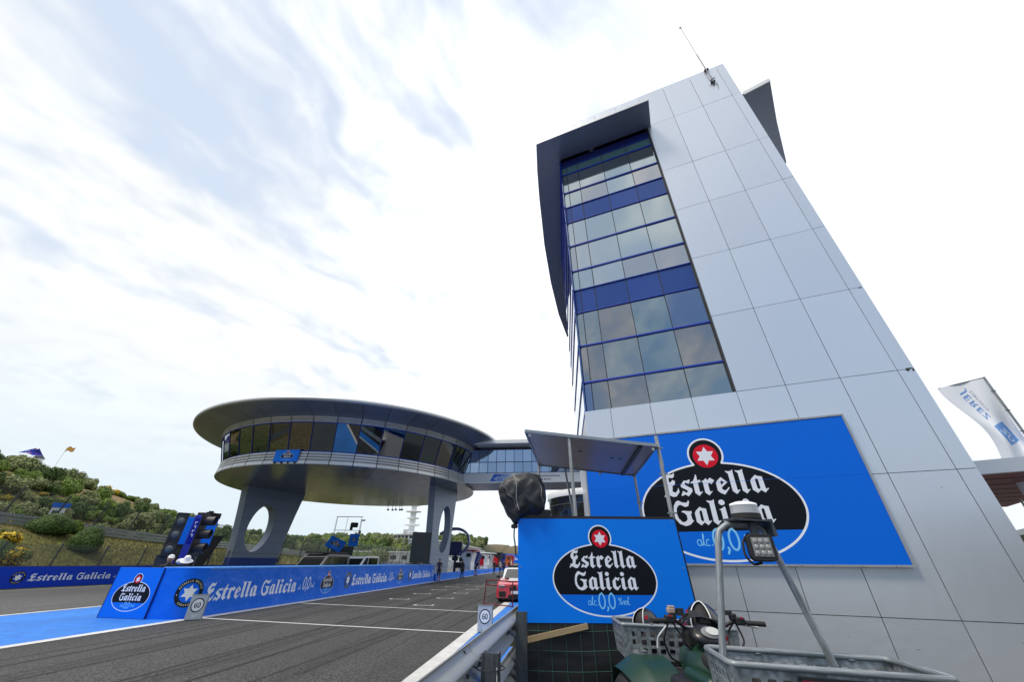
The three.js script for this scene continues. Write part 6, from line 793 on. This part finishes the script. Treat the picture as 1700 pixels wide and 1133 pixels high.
{ // blue arch stand over the pit wall
  const t = thing('blue_arch_stand', 'dark blue rounded arch stand over the pit wall beside the right pier', 'timing stand', T(-12.6, 52.5), R(2)); const cv = [[-1.9, 4.55, 0], [-0.8, 5.1, 0], [0.6, 5.15, 0], [1.55, 4.6, 0], [1.8, 3.7, 0], [1.45, 2.9, 0], [0.6, 2.35, 0]];
  mesh('arch', new THREE.ExtrudeGeometry(shape([[-0.9, -0.12], [0.9, -0.12], [0.9, 0.12], [-0.9, 0.12]]), { steps: 50, bevelEnabled: false, extrudePath: new THREE.CatmullRomCurve3(cv.map(V)) }), phys([0.012, 0.016, 0.12], 0.25, 0.1), t); mesh('arch_edge', new THREE.TubeGeometry(new THREE.CatmullRomCurve3(cv.map((c) => V([c[0] + 0.02, c[1], 0.9]))), 50, 0.14, 8), phys([0.10, 0.11, 0.26], 0.3, 0.1), t);
  mesh('counter', rb(2.7, 1.5, 1.7, 0.12, -0.35, 3.0, 0), std([0.01, 0.014, 0.10], 0.4), t); mesh('support', [bx(0.35, 3, 1.2, -1.3, 1.5, 0), bx(0.2, 3, 0.2, 0.2, 1.5, 0.5), bx(0.2, 3, 0.2, 0.2, 1.5, -0.5)], std([0.008, 0.01, 0.05], 0.5), t); mesh('ladder', [bx(0.05, 3.4, 0.05, -1.75, 1.7, 0.9), bx(0.05, 3.4, 0.05, -1.45, 1.7, 0.9), ...[0.4, 0.8, 1.2, 1.6, 2.0, 2.4, 2.8].map((y) => bx(0.3, 0.06, 0.05, -1.6, y, 0.9))], M.whiteMetal, t); mesh('equipment', [rb(0.8, 0.6, 0.6, 0.05, 0.6, 1.2, 0), rb(0.5, 0.9, 0.5, 0.05, 1.2, 0.9, 0), rb(0.7, 0.5, 0.5, 0.04, 0.2, 1.9, 0.2), rb(0.4, 0.4, 0.4, 0.04, 0.9, 1.8, 0)], M.black, t);
}
{ // team stands on the pit wall
  const stand = (k, s, body, roofc, w, h, accent, label) => { const t = thing('team_stand', label, 'timing stand', T(-12.4 - (k % 2) * 0.3, s), -B); mesh('body', extrude([[-w / 2, 0.6], [w / 2, 0.6], [w / 2, h * 0.55], [w / 2 + 0.3, h * 0.9], [w / 2 - 0.1, h], [-w / 2, h * 0.96]], 2.8, 0.05), body, t); mesh('roof', rb(w + 1.1, 0.16, 3.0, 0.07, 0.2, h + 0.06, 0), roofc, t); mesh('side_panel', rb(w * 0.7, h * 0.45, 0.06, 0.03, 0.05, h * 0.58, 1.42), accent, t); mesh('screen', rb(0.6, 0.42, 0.06, 0.02, 0.45, h * 0.82, 1.47), M.black, t); mesh('rail', [bx(0.05, 0.05, 3, w / 2 + 0.5, 1.1, 0), bx(0.05, 1.1, 0.05, w / 2 + 0.5, 0.55, 1.4), bx(0.05, 1.1, 0.05, w / 2 + 0.5, 0.55, -1.4)], M.whiteMetal, t); };
  const blueS = std([0.012, 0.025, 0.20], 0.4), orange = std([0.55, 0.10, 0.02], 0.45), grey = std([0.45, 0.46, 0.48], 0.45);
  stand(0, 60, M.white, M.red, 1.6, 2.9, M.white, 'white team stand with a red topped roof on the pit wall'); stand(1, 66, blueS, M.white, 1.7, 2.9, blueS, 'dark blue team stand with a white roof next to the white one'); stand(0, 72, M.white, M.white, 1.6, 2.8, M.red, 'white team stand with a red side panel on the pit wall'); stand(1, 80, grey, M.whiteMetal, 1.7, 2.9, M.white, 'pale grey team stand with a rounded roof on the pit wall'); stand(0, 90, M.black, M.black, 1.7, 3.2, M.red, 'black team stand with a red badge behind the three walkers'); stand(1, 101, blueS, blueS, 1.8, 3.2, blueS, 'bright blue team stand further along the pit wall'); stand(0, 112, orange, M.red, 1.7, 3.0, orange, 'orange team stand far along the pit wall'); stand(1, 122, M.red, M.red, 1.7, 3.0, M.white, 'red team stand at the far end of the pit wall');
}
{ // covered stand on the far side
  const t = thing('grandstand', 'long white grandstand with a sloping glazed front far along the straight', 'grandstand', T(-30.5, 124), -B); const L = 80;
  for (let k = 0; k < 8; k++) { const z = -5 - k * 10; mesh('tier_bay', extrude([[-9, 0], [0, 0], [0.4, 1.5], [-8, 5.2], [-9, 5.2]], 9.7).translate(0, 0, z), M.clad[k % 3], t); for (let c = 0; c < 3; c++) mesh('glazed_panel', quad([0.46, 1.62, z + 4.6 - c * 3.2], [0.46, 1.62, z + 1.6 - c * 3.2], [-7.6, 5.15, z + 1.6 - c * 3.2], [-7.6, 5.15, z + 4.6 - c * 3.2]), phys([0.55, 0.62, 0.68], 0.15, 0.5), t); }
  mesh('roof', rb(7, 0.3, L, 0.1, -8.5, 7.3, -L / 2), M.whiteMetal, t); mesh('roof_fascia', bx(0.3, 1.0, L, -5.2, 6.75, -L / 2), M.midGrey, t); mesh('roof_post', Array.from({ length: 9 }, (_, k) => rod([-7, 5, -2 - k * 9.6], [-7, 7.2, -2 - k * 9.6], 0.12, 6)), M.whiteMetal, t);
}
{ const t = thing('trackside_hoarding', 'blue printed hoarding across the far end of the pit lane', 'hoarding', T(-14, 232), -B); mesh('hoarding', bx(60, 4.2, 0.3, 14, 3.4, 0), M.blueBright, t); mesh('print', new THREE.PlaneGeometry(58, 3.4).translate(14, 3.4, 0.16), (() => { const q = rep(P.side, 2.2, 1); return print(q, 0.5); })(), t); mesh('white_roof', bx(50, 2.4, 8, 20, 7.2, -12), M.white, t); mesh('post', [-14, 0, 14, 28, 42].map((x) => bx(0.4, 1.6, 0.4, x, 0.7, 0)), M.galvDark, t); }
{ const t = thing('service_building', 'low white flat roofed building on the slope beyond the debris fence', 'building', T(-56, 128, ground(-56, 128)), R(25)); mesh('wall', bx(22, 3.0, 8, 0, 1.5, 0), M.whiteMetal, t); mesh('roof', rb(23, 0.3, 9, 0.05, 0, 3.15, 0), M.white, t); for (let k = 0; k < 6; k++) mesh('window', bx(1.8, 1.1, 0.06, -8.5 + k * 3.4, 1.7, 4.01), M.darkGlass, t); }
{ const t = thing('lamp_mast', 'slender mast with cameras standing beyond the left pier', 'mast', T(-37, 76, ground(-37, 76))); mesh('mast', rod([0, 0, 0], [0, 7.6, 0], 0.06, 8), M.galv, t); mesh('camera', [rb(0.4, 0.5, 0.4, 0.05, 0, 5.6, 0), rb(0.35, 0.4, 0.35, 0.05, 0, 5.0, 0)], M.black, t); mesh('cross_arm', [bx(0.7, 0.3, 0.2, 0.3, 7.6, 0)], M.galv, t); }
{ const t = thing('flood_mast', 'thin mast with white floodlights beyond the debris fence left of the dark screen', 'mast', T(-36, 98, ground(-36, 98))); mesh('mast', rod([0, 0, 0], [0, 8, 0], 0.08, 8), M.galv, t); mesh('floodlight', [rb(0.5, 0.9, 0.4, 0.05, -0.3, 7.8, 0), rb(0.5, 0.9, 0.4, 0.05, 0.3, 7.8, 0)], M.white, t); }
// ───────────── right edge: canopy, flag, van ─────────────
{
  const t = thing('entrance_canopy', 'flat canopy with pale edge and dark red underside behind the tower corner', 'canopy', [0, 0, 0]); const q = (x, z) => [x, z];
  mesh('soffit', plan([[13.4, -14.0], [16.3, -11.9], [23.6, -17.9], [25.4, -20.4], [20, -22]], 4.1, 4.16), std([0.26, 0.03, 0.04], 0.45, 0), t); for (let k = 1; k < 7; k++) mesh('soffit_joint', bar([mix(16.3, 24.5, k / 7), 4.095, mix(-11.9, -19.1, k / 7)], [mix(13.6, 21.2, k / 7), 4.095, mix(-13.9, -21.2, k / 7)], 0.05, 0.01), M.joint, t);
  mesh('edge', [bar([13.0, 4.28, -14.3], [16.4, 4.28, -11.85], 0.2, 0.42), bar([16.4, 4.28, -11.85], [23.7, 4.28, -17.85], 0.2, 0.42)], M.cladSide, t); mesh('roof', plan([[13.4, -14.0], [16.3, -11.9], [23.6, -17.9], [25.4, -20.4], [20, -22]], 4.17, 4.4), M.cladSide, t); 
}
{
  const t = thing('banner_flag', 'white banner flag with blue print hanging from a pole right of the tower', 'flag', [10.0 * 1.9, 0, -7 * 1.9], R(-55)); // x along the top rod
  t.position.set(18.95, 0, -13.3); t.rotation.y = -R(50); mesh('pole', rod([0, 0, 0], [0, 8.0, 0], 0.04, 10), M.galv, t); mesh('top_rod', rod([0, 7.98, 0], [-1.32, 7.93, 0], 0.02, 8), M.galvDark, t);
  mesh('cloth', patch((u, v) => { const drop = 1 - v, pinch = Math.exp(-((drop - 0.52) ** 2) / 0.035), w = 1.32 * (1 - 0.18 * pinch) * (1 - 0.30 * sst(0, 0.45, drop)), fold = 0.16 * Math.sin(u * 9 + drop * 7) * (0.3 + drop); return [-(1 - u) * w - 0.03 - 0.03 * pinch, 7.95 - drop * 4.4 + 0.05 * (1 - u) * drop, fold * 0.6 + 0.25 * pinch * Math.sin(u * 6)]; }, 40, 60), std([1, 1, 1], 0.7, 0, { map: P.flag }), t); mesh('ring', [7.4, 6.6, 5.8, 5.0, 4.2].map((y) => new THREE.TorusGeometry(0.06, 0.01, 6, 14).rotateX(Math.PI / 2).translate(0, y, 0)), M.galvDark, t);
}
{
  const v = van('parked_van', 'white van at the right edge of the picture behind the tower corner', [13.6, 0, -9.6], R(-40), phys([0.7, 0.73, 0.73], 0.3, 0), 5.2, 2.35, 2.0);
  van('parked_van', 'large dark van mirrored in the lower right of the tower cladding', [10.2, 0, 4.6], R(75), phys([0.012, 0.014, 0.022], 0.3, 0), 6.6, 2.9, 2.3);
  const c = solo('hanging_cable', tube([[8.55, 2.45, -6.62], [8.42, 2.3, -6.52], [8.38, 1.9, -6.48], [8.40, 1.6, -6.46], [8.46, 1.35, -6.4], [8.6, 0.9, -6.3]], 0.016, 50, 8), M.rubber, 'black cable hanging down the right corner of the tower', 'cable');
  const s = thing('cable_shelf', 'small dark shelf bracket on the right corner of the tower under the hanging cable', 'bracket', [8.3, 1.52, -6.52], -N0); mesh('shelf', rb(0.26, 0.03, 0.2, 0.006, 0.05, 0, 0.08), M.darkGrey, s); mesh('light_strip', rb(0.08, 0.02, 0.02, 0.005, 0.02, -0.03, 0.17), M.white, s);
}
renderer.render(scene, camera);
